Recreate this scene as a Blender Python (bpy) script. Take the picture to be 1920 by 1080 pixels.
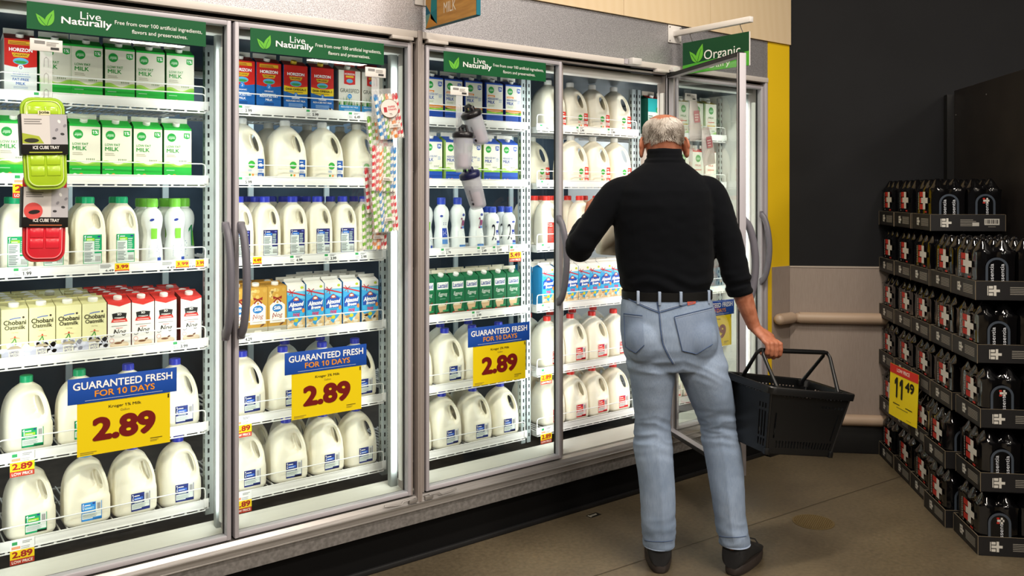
import bpy, bmesh, math, random
from math import sin, cos, pi, radians, sqrt, atan2, hypot
from mathutils import Vector, Matrix, noise
from mathutils.bvhtree import BVHTree
random.seed(7)
for o in list(bpy.data.objects): bpy.data.objects.remove(o)
scene = bpy.context.scene
COL = scene.collection

# ---------------------------------------------------------------- camera
FPX = 1620.0                       # focal length in pixels of the 1920 wide frame
CAM = Vector((0.0, -3.07, 1.53))
TH = math.atan(2100 / FPX)         # angle between the view axis and the cooler front
cam_data = bpy.data.cameras.new('camera')
cam_data.sensor_width = 36.0
cam_data.lens = FPX / 1920 * 36
cam_data.shift_y = -(540 - 363) / 1920
cam_data.clip_end = 100
cam = bpy.data.objects.new('camera', cam_data)
COL.objects.link(cam)
cam.location = CAM
cam.rotation_euler = (pi / 2, 0, TH - pi / 2)
scene.camera = cam
RZ = TH - pi / 2

def V(lat, dep, z):
    """room point from its sideways / forward distance to where the photographer stands"""
    return Vector((CAM.x + lat * sin(TH) + dep * cos(TH), CAM.y - lat * cos(TH) + dep * sin(TH), z))

# ---------------------------------------------------------------- world, exposure
world = bpy.data.worlds.new('store_air'); scene.world = world
world.use_nodes = True
bg = world.node_tree.nodes['Background']
bg.inputs[0].default_value = (1.0, 0.93, 0.86, 1)
bg.inputs[1].default_value = 0.05
vs = scene.view_settings
vs.view_transform = 'Standard'; vs.look = 'None'; vs.gamma = 1.0; vs.use_curve_mapping = False
vs.exposure = 0.0
scene.cycles.use_denoising = True
scene.cycles.max_bounces = 10
scene.cycles.transparent_max_bounces = 24
scene.cycles.caustics_reflective = False
scene.cycles.caustics_refractive = False
scene.cycles.sample_clamp_indirect = 4.0

LED_POWER = 3.0        # each cooler tube
CEIL_POWER = 108.0      # each ceiling fixture

# cooler tubes: behind every door post, washing the shelves
DOORS = [(0.345, 1.095), (1.108, 1.843), (1.915, 2.662), (2.675, 3.425), (3.46, 4.20)]
def area(name, loc, rot, sx, sy, power, color):
    l = bpy.data.lights.new(name, 'AREA'); l.shape = 'RECTANGLE'; l.size = sx; l.size_y = sy
    l.energy = power; l.color = color
    o = bpy.data.objects.new(name, l); COL.objects.link(o); o.location = loc; o.rotation_euler = rot
    return o
for (a, b) in DOORS:
    for x, sgn in ((a + 0.022, 1), (b - 0.022, -1)):
        if 2.6 < x < 2.72: x = 2.6965 + 0.003 * sgn          # both lamps sit on an added slim post, hidden by the door stile
        # area lamps point along local -Z: turn it towards +Y and a little across the bay
        area('cooler_led_light', (x, 0.086 if 2.6 < x < 2.72 else 0.075, 1.21), (pi / 2, 0, -sgn * radians(30)), 0.03, 1.70, LED_POWER, (0.97, 1.0, 0.985))
# added fill lamp behind the shelves, brightens the dark back of the cooler
area('added_back_fill_light', (2.25, 1.15, 2.08), (radians(22), 0, 0), 3.6, 0.10, 36.0, (0.86, 0.95, 1.0))
CEIL_Z = 4.3
CEIL_LIGHTS = [(2.3, -1.9), (-0.9, -1.9), (1.9, -4.6), (4.6, -5.6), (-1.0, -4.6), (1.9, -7.6), (-1.2, -7.6), (5.0, -7.8), (4.3, -13.2), (0.6, -13.2), (8, -13.2)]
for (x, y) in CEIL_LIGHTS:
    area('ceiling_tube_light', (x, y, CEIL_Z - 0.075), (0, 0, 0), 1.25, 0.22, CEIL_POWER, (1.0, 0.90, 0.78))

# ---------------------------------------------------------------- materials
def s2l(c):
    return c / 12.92 if c <= 0.04045 else ((c + 0.055) / 1.055) ** 2.4
def hexc(h):
    h = h.lstrip('#')
    return tuple(s2l(int(h[i:i + 2], 16) / 255) for i in (0, 2, 4)) + (1.0,)
MATS = {}
def mat(name, color='#888888', rough=0.5, metal=0.0, spec=0.5, **k):
    if name in MATS: return MATS[name]
    m = bpy.data.materials.new(name); m.use_nodes = True
    b = m.node_tree.nodes['Principled BSDF']
    b.inputs['Base Color'].default_value = hexc(color)
    b.inputs['Roughness'].default_value = rough
    b.inputs['Metallic'].default_value = metal
    b.inputs['Specular IOR Level'].default_value = spec
    if 'coat' in k: b.inputs['Coat Weight'].default_value = k['coat']
    if 'sheen' in k: b.inputs['Sheen Weight'].default_value = k['sheen']
    if 'sss' in k:
        b.inputs['Subsurface Weight'].default_value = k['sss']
        b.inputs['Subsurface Radius'].default_value = k.get('rad', (0.02, 0.015, 0.01))
        b.inputs['Subsurface Scale'].default_value = 1.0
    if 'alpha' in k: b.inputs['Alpha'].default_value = k['alpha']
    MATS[name] = m
    return m
def ink(h, rough=0.55):
    return mat('ink_' + h.lstrip('#') + ('' if rough == 0.55 else '_%02d' % int(rough * 100)), h, rough, 0, .28)
def nodes(m):
    nt = m.node_tree
    return nt, nt.nodes, nt.links, nt.nodes['Principled BSDF']
def add_noise(m, c1, c2, scale=5.0, detail=4.0, stretch=(1, 1, 1), bump=0.0, coord='Object', lo=0.35, hi=0.65, rough=None, dist=0.02):
    nt, N, L, b = nodes(m)
    tc = N.new('ShaderNodeTexCoord'); mp = N.new('ShaderNodeMapping'); mp.inputs['Scale'].default_value = stretch
    L.new(tc.outputs[coord], mp.inputs['Vector'])
    n = N.new('ShaderNodeTexNoise'); n.inputs['Scale'].default_value = scale; n.inputs['Detail'].default_value = detail
    L.new(mp.outputs['Vector'], n.inputs['Vector'])
    r = N.new('ShaderNodeValToRGB'); r.color_ramp.elements[0].position = lo; r.color_ramp.elements[1].position = hi
    r.color_ramp.elements[0].color = hexc(c1); r.color_ramp.elements[1].color = hexc(c2)
    L.new(n.outputs['Fac'], r.inputs['Fac']); L.new(r.outputs['Color'], b.inputs['Base Color'])
    if bump:
        bp = N.new('ShaderNodeBump'); bp.inputs['Strength'].default_value = bump; bp.inputs['Distance'].default_value = dist
        L.new(n.outputs['Fac'], bp.inputs['Height']); L.new(bp.outputs['Normal'], b.inputs['Normal'])
    if rough:
        rr = N.new('ShaderNodeMapRange'); rr.inputs['To Min'].default_value = rough[0]; rr.inputs['To Max'].default_value = rough[1]
        L.new(n.outputs['Fac'], rr.inputs['Value']); L.new(rr.outputs['Result'], b.inputs['Roughness'])
    return m

M_steel = add_noise(mat('brushed_sill_steel', '#a09c99', 0.36, 0.6), '#9a9693', '#a8a4a1', 8, 3, (1, 30, 30))
M_dgrey = add_noise(mat('galvanised_curb', '#7d7a78', 0.5, 0.35), '#716e6c', '#8b8886', 60, 4)
M_cream = mat('cream_enamel_rail', '#d9d2cc', 0.4)
M_frame = mat('door_frame_grey', '#b9b5bc', 0.42, 0.1)
M_post = mat('door_post_taupe', '#a59b96', 0.45, 0.1)
M_dark = mat('gasket_and_gap_shade', '#101012', 0.6)
M_kick = mat('kick_black', '#040405', 0.75, 0, 0.2)
M_white = mat('cooler_white_enamel', '#e9e8e4', 0.45)
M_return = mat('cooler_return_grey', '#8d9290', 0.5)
M_shelf = mat('shelf_white_enamel', '#eceae6', 0.4)
M_std = mat('upright_galvanised', '#bcc6c6', 0.42, 0.25)
M_slot = mat('slot_black', '#15181a', 0.7)
M_back = add_noise(mat('cooler_back_blue_grey', '#26333f', 0.4, 0.5), '#1b2733', '#33424f', 3, 5)
M_pan = add_noise(mat('cooler_pan_brown', '#2a251f', 0.7), '#1d1914', '#37312a', 14, 5)
M_handle = mat('handle_grey_plastic', '#706e78', 0.42)
M_milk = mat('milk_plastic', '#f1ebd8', 0.38, 0, 0.4, sss=0.15, rad=(0.012, 0.010, 0.007))
M_clearplastic = mat('clear_poly', '#e8ecee', 0.25, alpha=0.38)
M_whiteplastic = mat('white_plastic', '#eceae4', 0.4)

def glass_mat(name, tint, refl=1.0):
    m = bpy.data.materials.new(name); m.use_nodes = True
    N = m.node_tree.nodes; L = m.node_tree.links; N.clear()
    out = N.new('ShaderNodeOutputMaterial'); mix = N.new('ShaderNodeMixShader')
    tr = N.new('ShaderNodeBsdfTransparent'); tr.inputs[0].default_value = tint
    gl = N.new('ShaderNodeBsdfGlossy'); gl.inputs['Roughness'].default_value = 0.012
    fr = N.new('ShaderNodeFresnel'); fr.inputs['IOR'].default_value = 1.42
    mu = N.new('ShaderNodeMath'); mu.operation = 'MULTIPLY'
    ge = N.new('ShaderNodeNewGeometry'); inv = N.new('ShaderNodeMath'); inv.operation = 'MULTIPLY_ADD'
    inv.inputs[1].default_value = -refl; inv.inputs[2].default_value = refl      # only the outer skin of the pane mirrors
    L.new(ge.outputs['Backfacing'], inv.inputs[0]); L.new(inv.outputs[0], mu.inputs[1])
    L.new(fr.outputs[0], mu.inputs[0]); L.new(mu.outputs[0], mix.inputs[0])
    L.new(tr.outputs[0], mix.inputs[1]); L.new(gl.outputs[0], mix.inputs[2]); L.new(mix.outputs[0], out.inputs['Surface'])
    MATS[name] = m
    return m
M_glass = glass_mat('door_glass', (0.955, 0.982, 0.972, 1), 1.5)

def emit_mat(name, color, strength):
    m = bpy.data.materials.new(name); m.use_nodes = True
    b = m.node_tree.nodes['Principled BSDF']
    b.inputs['Base Color'].default_value = hexc('#ffffff')
    b.inputs['Emission Color'].default_value = color; b.inputs['Emission Strength'].default_value = strength
    MATS[name] = m
    return m

# ---------------------------------------------------------------- mesh helpers
class MB:
    def __init__(s): s.v = []; s.f = []; s.m = []; s.s = []; s.mats = []
    def mi(s, m):
        if m not in s.mats: s.mats.append(m)
        return s.mats.index(m)
    def add(s, vs, fs, m, smooth=False):
        o = len(s.v); k = s.mi(m)
        s.v.extend([tuple(p) for p in vs])
        for f in fs: s.f.append(tuple(o + i for i in f)); s.m.append(k); s.s.append(smooth)
    def box(s, a, b, m, bev=0.0, M=None, seg=2):
        a = Vector(a); b = Vector(b)
        if bev > 0:
            bm = bmesh.new(); bmesh.ops.create_cube(bm, size=1.0)
            for v in bm.verts: v.co = Vector(((a.x + b.x) / 2 + v.co.x * (b.x - a.x), (a.y + b.y) / 2 + v.co.y * (b.y - a.y), (a.z + b.z) / 2 + v.co.z * (b.z - a.z)))
            bmesh.ops.bevel(bm, geom=bm.edges[:], offset=bev, segments=seg, affect='EDGES', profile=0.5)
            bm.verts.ensure_lookup_table(); bm.verts.index_update()
            vs = [v.co.copy() for v in bm.verts]; fs = [[v.index for v in f.verts] for f in bm.faces]; bm.free()
            if M: vs = [M @ v for v in vs]
            s.add(vs, fs, m, True); return
        vs = [Vector((x, y, z)) for z in (a.z, b.z) for y in (a.y, b.y) for x in (a.x, b.x)]
        if M: vs = [M @ v for v in vs]
        s.add(vs, [(0, 2, 3, 1), (4, 5, 7, 6), (0, 1, 5, 4), (2, 6, 7, 3), (0, 4, 6, 2), (1, 3, 7, 5)], m)
    def loft(s, rings, m, caps=True, smooth=True, closed=False):
        n = len(rings[0]); vs = [p for r in rings for p in r]; fs = []
        R = len(rings)
        for i in range(R if closed else R - 1):
            j2 = (i + 1) % R
            for j in range(n):
                k = (j + 1) % n
                fs.append((i * n + j, i * n + k, j2 * n + k, j2 * n + j))
        if caps and not closed:
            fs.append(tuple(range(n - 1, -1, -1))); fs.append(tuple((R - 1) * n + j for j in range(n)))
        s.add(vs, fs, m, smooth)
    def tube(s, pts, r, m, n=8, closed=False, caps=True, flat=None):
        pts = [Vector(p) for p in pts]; R = len(pts); rings = []
        rad = r if isinstance(r, (list, tuple)) else [r] * R
        up = None
        for i in range(R):
            if closed: t = (pts[(i + 1) % R] - pts[i - 1])
            else: t = pts[min(i + 1, R - 1)] - pts[max(i - 1, 0)]
            t.normalize()
            if up is None:
                up = Vector((0, 0, 1)) if abs(t.z) < 0.9 else Vector((1, 0, 0))
            a = t.cross(up); a.normalize(); bb = a.cross(t); bb.normalize(); up = bb
            fl = flat or 1.0
            rings.append([pts[i] + a * (rad[i] * cos(2 * pi * k / n)) + bb * (rad[i] * fl * sin(2 * pi * k / n)) for k in range(n)])
        s.loft(rings, m, caps=caps and not closed, closed=closed)
    def lathe(s, prof, m, n=20, M=None, caps=True):
        rings = []
        for r, z in prof:
            ring = [Vector((r * cos(2 * pi * k / n), r * sin(2 * pi * k / n), z)) for k in range(n)]
            if M: ring = [M @ p for p in ring]
            rings.append(ring)
        s.loft(rings, m, caps=caps)
    def prism(s, poly, m, o, ux, uy, depth):
        """2-D outline on a plane, given real thickness along ux x uy"""
        o = Vector(o); ux = Vector(ux); uy = Vector(uy); nn = ux.cross(uy).normalized() * depth
        n = len(poly)
        A = [o + ux * x + uy * y for x, y in poly]
        vs = A + [p + nn for p in A]
        fs = [tuple(range(n - 1, -1, -1)), tuple(range(n, 2 * n))]
        for i in range(n):
            j = (i + 1) % n; fs.append((i, j, n + j, n + i))
        s.add(vs, fs, m)
    def art(s, art, fn):
        for (m, vs, fs, layer) in art.items:
            s.add([fn(x, y, layer) for x, y in vs], fs, m)
    def build(s, name, parent=None, angle=38):
        me = bpy.data.meshes.new(name); me.from_pydata(s.v, [], s.f)
        for m in s.mats: me.materials.append(m)
        me.polygons.foreach_set('material_index', s.m)
        me.polygons.foreach_set('use_smooth', s.s)
        me.update()
        if any(s.s): me.set_sharp_from_angle(angle=radians(angle))
        o = bpy.data.objects.new(name, me); COL.objects.link(o)
        if parent is not None: o.parent = parent
        return o

TEXT_CACHE = {}
def _glyphs(st, shear):
    cu = bpy.data.curves.new('lettering', 'FONT'); cu.body = st; cu.shear = shear; cu.resolution_u = 5 if len(st) < 6 else 3; cu.fill_mode = 'FRONT'
    ob = bpy.data.objects.new('lettering', cu); COL.objects.link(ob)
    dg = bpy.context.evaluated_depsgraph_get()
    me = bpy.data.meshes.new_from_object(ob.evaluated_get(dg))
    vs = [(v.co.x, v.co.y) for v in me.vertices]; fs = [tuple(p.vertices) for p in me.polygons]
    bpy.data.objects.remove(ob); bpy.data.curves.remove(cu); bpy.data.meshes.remove(me)
    return vs, fs
def text_geo(st, bold=0.0, shear=0.0):
    key = (st, bold, shear)
    if key in TEXT_CACHE: return TEXT_CACHE[key]
    vs, fs = _glyphs(st, shear); ncopy = 1
    for i, ch in enumerate(st):          # give every figure 1 its flag
        if ch == '1':
            o = max(p[0] for p in _glyphs(st[:i + 1], shear)[0]) - .3 - shear * .68
            n = len(vs); vs += [(o + x + shear * y, y) for x, y in ((.2, .68), (.05, .56), (.05, .46), (.2, .56))]; fs.append((n, n + 1, n + 2, n + 3))
    if bold > 0:                         # heavier strokes: the same glyphs nudged round a small ring
        b0, f0, n = vs, fs, len(vs); vs = []; fs = []
        m = 10 if bold >= .03 else 3
        ncopy = m
        for k in range(m):
            dx, dy = bold * 1.15 * cos(2 * pi * (k + .5) / m), bold * 1.15 * sin(2 * pi * (k + .5) / m)
            vs += [(x + dx, y + dy) for x, y in b0]; fs += [tuple(i + k * n for i in f) for f in f0]
    xs = [p[0] for p in vs] or [0, 1]; ys = [p[1] for p in vs] or [0, 1]
    x0, x1, y0, y1 = min(xs), max(xs), min(ys), max(ys)
    vs = [((x - x0) / max(x1 - x0, 1e-6), (y - y0) / max(y1 - y0, 1e-6)) for x, y in vs]
    TEXT_CACHE[key] = (vs, fs, (x1 - x0) / max(y1 - y0, 1e-6), ncopy)
    return TEXT_CACHE[key]

class Art:
    """flat printed design, in metres, to be laid on a face"""
    def __init__(s): s.items = []; s.L = 0
    def _m(s, c): return c if not isinstance(c, str) else ink(c)
    def rect(s, x0, y0, x1, y1, c, layer=1, nx=1):
        vs = []; fs = []
        for i in range(nx + 1):
            x = x0 + (x1 - x0) * i / nx; vs += [(x, y0), (x, y1)]
        for i in range(nx): fs.append((2 * i, 2 * i + 2, 2 * i + 3, 2 * i + 1))
        s.items.append((s._m(c), vs, fs, layer)); return s
    def poly(s, pts, c, layer=1):
        s.items.append((s._m(c), list(pts), [tuple(range(len(pts)))], layer)); return s
    def ell(s, cx, cy, rx, ry, c, layer=2, n=20, a=0.0):
        pts = []
        for k in range(n):
            x = rx * cos(2 * pi * k / n); y = ry * sin(2 * pi * k / n)
            pts.append((cx + x * cos(a) - y * sin(a), cy + x * sin(a) + y * cos(a)))
        return s.poly(pts, c, layer)
    def ring(s, cx, cy, rx, ry, w, c, layer=2, n=24):
        vs = []
        for k in range(n):
            q = 2 * pi * k / n
            vs += [(cx + rx * cos(q), cy + ry * sin(q)), (cx + (rx - w) * cos(q), cy + (ry - w) * sin(q))]
        fs = [(2 * k, 2 * ((k + 1) % n), 2 * ((k + 1) % n) + 1, 2 * k + 1) for k in range(n)]
        s.items.append((s._m(c), vs, fs, layer)); return s
    def stroke(s, pts, w, c, layer=2):
        vs = []; n = len(pts)
        for i, (x, y) in enumerate(pts):
            a = pts[max(i - 1, 0)]; b = pts[min(i + 1, n - 1)]
            tx, ty = b[0] - a[0], b[1] - a[1]; l = hypot(tx, ty) or 1
            vs += [(x - ty / l * w / 2, y + tx / l * w / 2), (x + ty / l * w / 2, y - tx / l * w / 2)]
        fs = [(2 * i, 2 * i + 1, 2 * i + 3, 2 * i + 2) for i in range(n - 1)]
        s.items.append((s._m(c), vs, fs, layer)); return s
    def text(s, st, x0, y0, x1, y1, c, layer=3, bold=0.0, shear=0.0, rot=0.0):
        vs, fs, asp, nc = text_geo(st, bold, shear)
        if rot == 90:
            pts = [(x1 - (x1 - x0) * y, y0 + (y1 - y0) * x) for x, y in vs]
        else:
            pts = [(x0 + (x1 - x0) * x, y0 + (y1 - y0) * y + (rot * (x1 - x0) * (x - 0.5) if rot else 0)) for x, y in vs]
        nv, nf = len(pts) // nc, len(fs) // nc
        for k in range(nc):              # overlapping strokes each get a hair of clearance
            s.items.append((s._m(c), pts[k * nv:(k + 1) * nv], [tuple(i - k * nv for i in f) for f in fs[k * nf:(k + 1) * nf]], layer + .16 * k))
        return s
    def textc(s, st, cx, y0, h, c, layer=3, bold=0.0, shear=0.0, wmax=None, rot=0.0, sx=1.0):
        asp = text_geo(st, bold, shear)[2]
        w = asp * h * sx
        if wmax and w > wmax: w = wmax
        return s.text(st, cx - w / 2, y0, cx + w / 2, y0 + h, c, layer, bold, shear, rot)
    def lines(s, x0, y0, x1, y1, n, c, layer=3, fill=0.45, ragged=True):
        h = (y1 - y0) / n
        rr = random.Random(int(x0 * 9999 + y1 * 7777) + n)
        for i in range(n):
            e = x1 - (rr.random() * 0.35 * (x1 - x0) if ragged else 0)
            s.rect(x0, y0 + i * h, e, y0 + i * h + h * fill, c, layer)
        return s
def plane_map(o, ux, uy, eps=0.0003, step=0.00022):
    o = Vector(o); ux = Vector(ux).normalized(); uy = Vector(uy).normalized(); n = ux.cross(uy)
    return lambda x, y, l: o + ux * x + uy * y + n * (eps + step * l)
def front_map(x0, y, z0, eps=0.0003):      # a face that looks towards the customer (-Y)
    return plane_map((x0, y, z0), (1, 0, 0), (0, 0, 1), eps)

# ---------------------------------------------------------------- object helpers
ORD = ['first', 'second', 'third', 'fourth', 'fifth', 'sixth', 'seventh', 'eighth', 'ninth', 'tenth']
def tag(o, label, cat, group=None):
    o['label'] = label; o['category'] = cat
    if group: o['group'] = group
    n = len(label.split())
    if not 4 <= n <= 16: print('LABEL LENGTH', n, label)
    return o
def thing(name, label, cat, loc=(0, 0, 0), rotz=0.0, group=None):
    o = bpy.data.objects.new(name, None); COL.objects.link(o)
    o.empty_display_size = 0.05
    o.location = loc; o.rotation_euler = (0, 0, rotz)
    return tag(o, label, cat, group)
def struct(o):
    o['kind'] = 'structure'; return o
def copy_tree(o, parent=None):
    c = o.copy(); COL.objects.link(c)
    if parent is not None: c.parent = parent
    for ch in o.children: copy_tree(ch, c)
    return c
# ================================================================ room shell
def tex_floor():
    m = mat('polished_concrete', '#5c5042', 0.42)
    nt, N, L, b = nodes(m)
    tc = N.new('ShaderNodeTexCoord')
    n1 = N.new('ShaderNodeTexNoise'); n1.inputs['Scale'].default_value = 1.3; n1.inputs['Detail'].default_value = 7
    n2 = N.new('ShaderNodeTexNoise'); n2.inputs['Scale'].default_value = 55; n2.inputs['Detail'].default_value = 6
    L.new(tc.outputs['Object'], n1.inputs['Vector']); L.new(tc.outputs['Object'], n2.inputs['Vector'])
    r = N.new('ShaderNodeValToRGB'); r.color_ramp.elements[0].position = 0.34; r.color_ramp.elements[1].position = 0.68
    r.color_ramp.elements[0].color = hexc('#4f4637'); r.color_ramp.elements[1].color = hexc('#6b5f4a')
    L.new(n1.outputs['Fac'], r.inputs['Fac'])
    r2 = N.new('ShaderNodeValToRGB'); r2.color_ramp.elements[0].position = 0.3; r2.color_ramp.elements[1].position = 0.7
    r2.color_ramp.elements[0].color = (0.72, 0.72, 0.72, 1); r2.color_ramp.elements[1].color = (1.1, 1.1, 1.1, 1)
    L.new(n2.outputs['Fac'], r2.inputs['Fac'])
    mx = N.new('ShaderNodeMix'); mx.data_type = 'RGBA'; mx.blend_type = 'MULTIPLY'; mx.inputs['Factor'].default_value = 1.0
    L.new(r.outputs['Color'], mx.inputs['A']); L.new(r2.outputs['Color'], mx.inputs['B']); L.new(mx.outputs['Result'], b.inputs['Base Color'])
    rr = N.new('ShaderNodeMapRange'); rr.inputs['To Min'].default_value = 0.3; rr.inputs['To Max'].default_value = 0.6
    L.new(n1.outputs['Fac'], rr.inputs['Value']); L.new(rr.outputs['Result'], b.inputs['Roughness'])
    return m
mb = MB(); mb.box((-9, -16, -0.1), (11, 4, 0), tex_floor())
floor = struct(mb.build('floor'))
# saw-cut joints in the slab
mb = MB(); M_joint = mat('floor_joint', '#3d3527', 0.6)
def strip(p, q, w, z=0.0012):
    p = Vector((p[0], p[1], z)); q = Vector((q[0], q[1], z)); t = (q - p).normalized(); s = Vector((-t.y, t.x, 0)) * w / 2
    return [p - s, q - s, q + s, p + s]
def flr(u, v):     # floor spots, measured from the photographer's position
    d = CAM.z * FPX / (v - 363); return V((u - 960) * d / FPX, d, 0)
JA, JB = flr(1100, 1085), flr(1700, 890)
JD = (JB - JA).normalized()
mb.add(strip(JA - JD * 3, JB + JD * 1.0, 0.0045), [(0, 1, 2, 3)], M_joint)
struct(mb.build('trim_1'))
mb = MB(); M_ceil = mat('ceiling_paint', '#4a4743', 0.9)
mb.box((-9, -16, CEIL_Z), (11, 4, CEIL_Z + 0.1), M_ceil)
struct(mb.build('ceiling'))

# end wall: dark paint above a wainscot, square to the water display
PHI = atan2(210, FPX)
EA = Vector((sin(TH), -cos(TH), 0)); ED = Vector((cos(TH), sin(TH), 0))
WX = EA * cos(PHI) - ED * sin(PHI)             # along the end wall, to the right
WY = EA * sin(PHI) + ED * cos(PHI)             # into the wall
W0 = Vector((4.458, 0.0, 0))                   # where the yellow column meets the wall
def WM(): return Matrix(((WX.x, WY.x, 0, W0.x), (WX.y, WY.y, 0, W0.y), (0, 0, 1, 0), (0, 0, 0, 1)))
WMX = WM()
M_wall = add_noise(mat('charcoal_wall', '#141518', 0.8, 0, 0.3), '#131417', '#17181b', 2, 3)
M_wain = mat('wainscot_laminate', '#a89a90', 0.55)
add_noise(M_wain, '#8f8178', '#a4968c', 30, 5, (60, 60, 0.6))
M_rail = mat('bumper_tan', '#b8a08a', 0.45)
M_base = mat('base_black', '#08080a', 0.5)
mb = MB(); mb.box((-0.03, 0.0, 0.0), (4.5, 0.12, CEIL_Z), M_wall, M=WMX)
struct(mb.build('wall_right'))
mb = MB(); mb.box((0.0, -0.012, 0.17), (4.4, 0.0, 1.097), M_wain, M=WMX)
mb.box((0.0, -0.016, 1.092), (4.4, 0.0, 1.10), mat('wainscot_cap', '#b9ada2', 0.5), M=WMX)
struct(mb.build('wainscot_right'))
mb = MB(); mb.box((0.0, -0.02, 0.0), (4.4, 0.0, 0.17), M_base, M=WMX, bev=0.004); struct(mb.build('baseboard_right'))
def bumper(z, name, pts, r=0.033):
    m = MB(); m.tube(pts, r, M_rail, 14); 
    for p in (pts[0], pts[-1]):
        m.lathe([(0.0, -r * 0.9), (r * 0.62, -r * 0.75), (r * 0.9, -r * 0.4), (r, 0), (r * 0.9, r * 0.4), (r * 0.62, r * 0.75), (0.0, r * 0.9)], M_rail, 14, Matrix.Translation(Vector(p)))
    return struct(m.build(name))
for i, z in enumerate((0.797, 0.20)):
    bumper(z, 'trim_%d' % (2 + i), [WMX @ Vector((x, -0.035, z)) for x in (0.05, 1.0, 2.0, 3.0, 4.3)])

# cooler-side end column: yellow panel, short wainscot, bumper
M_yel = mat('yellow_paint', '#f0c81a', 0.5)
mb = MB(); mb.box((4.249, 0.0, 0.0), (4.285, 0.9, 2.415), M_yel)
mb.box((4.285, 0.0, 1.10), (4.458, 0.9, 2.415), M_yel)
mb.box((4.285, 0.03, 0.0), (4.458, 0.9, 1.10), M_wall)
struct(mb.build('wall_yellow'))
mb = MB(); mb.box((4.287, -0.006, 0.17), (4.456, 0.03, 1.10), M_wain); struct(mb.build('wainscot_left'))
mb = MB(); mb.box((4.249, -0.016, 0.0), (4.456, 0.03, 0.17), M_base); struct(mb.build('baseboard_left'))
bumper(0.797, 'trim_4', [Vector((4.31, -0.035, 0.797)), Vector((4.37, -0.036, 0.797)), Vector((4.43, -0.036, 0.797))])

# plywood fascia above the cooler
M_wood = mat('birch_plywood', '#dcc39d', 0.5)
nt, N, L, b = nodes(M_wood)
tc = N.new('ShaderNodeTexCoord'); mp = N.new('ShaderNodeMapping'); mp.inputs['Scale'].default_value = (1.1, 1.0, 0.35); mp.inputs['Rotation'].default_value = (0, 0.35, 0)
wv = N.new('ShaderNodeTexWave'); wv.inputs['Scale'].default_value = 5; wv.inputs['Distortion'].default_value = 7; wv.inputs['Detail'].default_value = 3; wv.inputs['Detail Scale'].default_value = 0.7
L.new(tc.outputs['Object'], mp.inputs['Vector']); L.new(mp.outputs['Vector'], wv.inputs['Vector'])
r = N.new('ShaderNodeValToRGB'); r.color_ramp.elements[0].color = hexc('#e4cca6'); r.color_ramp.elements[1].color = hexc('#e7d0ac')
L.new(wv.outputs['Fac'], r.inputs['Fac']); L.new(r.outputs['Color'], b.inputs['Base Color'])
mb = MB()
xs = [-0.5, 0.62, 1.84, 3.06, 3.72, 4.458]
for a, c in zip(xs, xs[1:]): mb.box((a + 0.0012, -0.012, 2.415), (c - 0.0012, 0.9, CEIL_Z), M_wood)
struct(mb.build('wall_fascia'))
# space behind the cooler front
mb = MB(); mb.box((-0.5, 1.75, 0.0), (4.9, 1.8, CEIL_Z), M_wall); struct(mb.build('wall_back'))

# ================================================================ refrigerated case
case = thing('refrigerated_display_case', 'long white reach-in dairy cooler with grey steel sill and black kick plate', 'refrigerator', (2.3, 0.45, 0))
CO = Vector((-2.3, -0.45, 0))
class CB(MB):
    def done(s, name, par=case):
        s.v = [tuple(Vector(p) + (CO if par is case else Vector())) for p in s.v]
        return s.build(name, par)
M_speck = mat('speckled_header_metal', '#9d9aa0', 0.42, 0.75)
nt, N, L, b = nodes(M_speck)
tc = N.new('ShaderNodeTexCoord'); vo = N.new('ShaderNodeTexNoise'); vo.inputs['Scale'].default_value = 330; vo.inputs['Detail'].default_value = 3
L.new(tc.outputs['Object'], vo.inputs['Vector'])
r = N.new('ShaderNodeValToRGB'); r.color_ramp.elements[0].position = 0.36; r.color_ramp.elements[1].position = 0.66
r.color_ramp.elements[0].color = hexc('#97959b'); r.color_ramp.elements[1].color = hexc('#e9e7eb')
L.new(vo.outputs['Fac'], r.inputs['Fac']); L.new(r.outputs['Color'], b.inputs['Base Color'])
bp = N.new('ShaderNodeBump'); bp.inputs['Strength'].default_value = 0.5; bp.inputs['Distance'].default_value = 0.002
L.new(vo.outputs['Fac'], bp.inputs['Height']); L.new(bp.outputs['Normal'], b.inputs['Normal'])
X0, X1 = 0.30, 4.235
SEAM = 1.879
c = CB(); c.box((X0, 0.001, 2.2), (4.205, 0.03, 2.414), M_speck); c.box((4.208, 0.002, 2.2), (4.248, 0.03, 2.414), M_speck); c.done('header_panel')
c = CB()
for a, q in ((X0, SEAM - 0.012), (SEAM + 0.012, X1)):
    c.box((a, -0.014, 2.172), (q, 0.02, 2.2), M_cream, bev=0.003)
c.done('top_rail')
c = CB(); c.box((SEAM - 0.011, -0.016, 0.232), (SEAM + 0.011, 0.02, 2.203), M_post, bev=0.003)
c.box((SEAM - 0.004, -0.02, 0.26), (SEAM + 0.004, -0.012, 2.16), M_post, bev=0.0015)
for k in range(9): c.lathe([(0.0, 0.0), (0.0025, 0.0), (0.0025, 0.0015), (0, 0.002)], M_steel, 8, Matrix.Translation((SEAM - 0.017, 0.018, 0.42 + 0.2 * k)) @ Matrix.Rotation(pi / 2, 4, 'X'))
c.done('joint_post')
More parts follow.
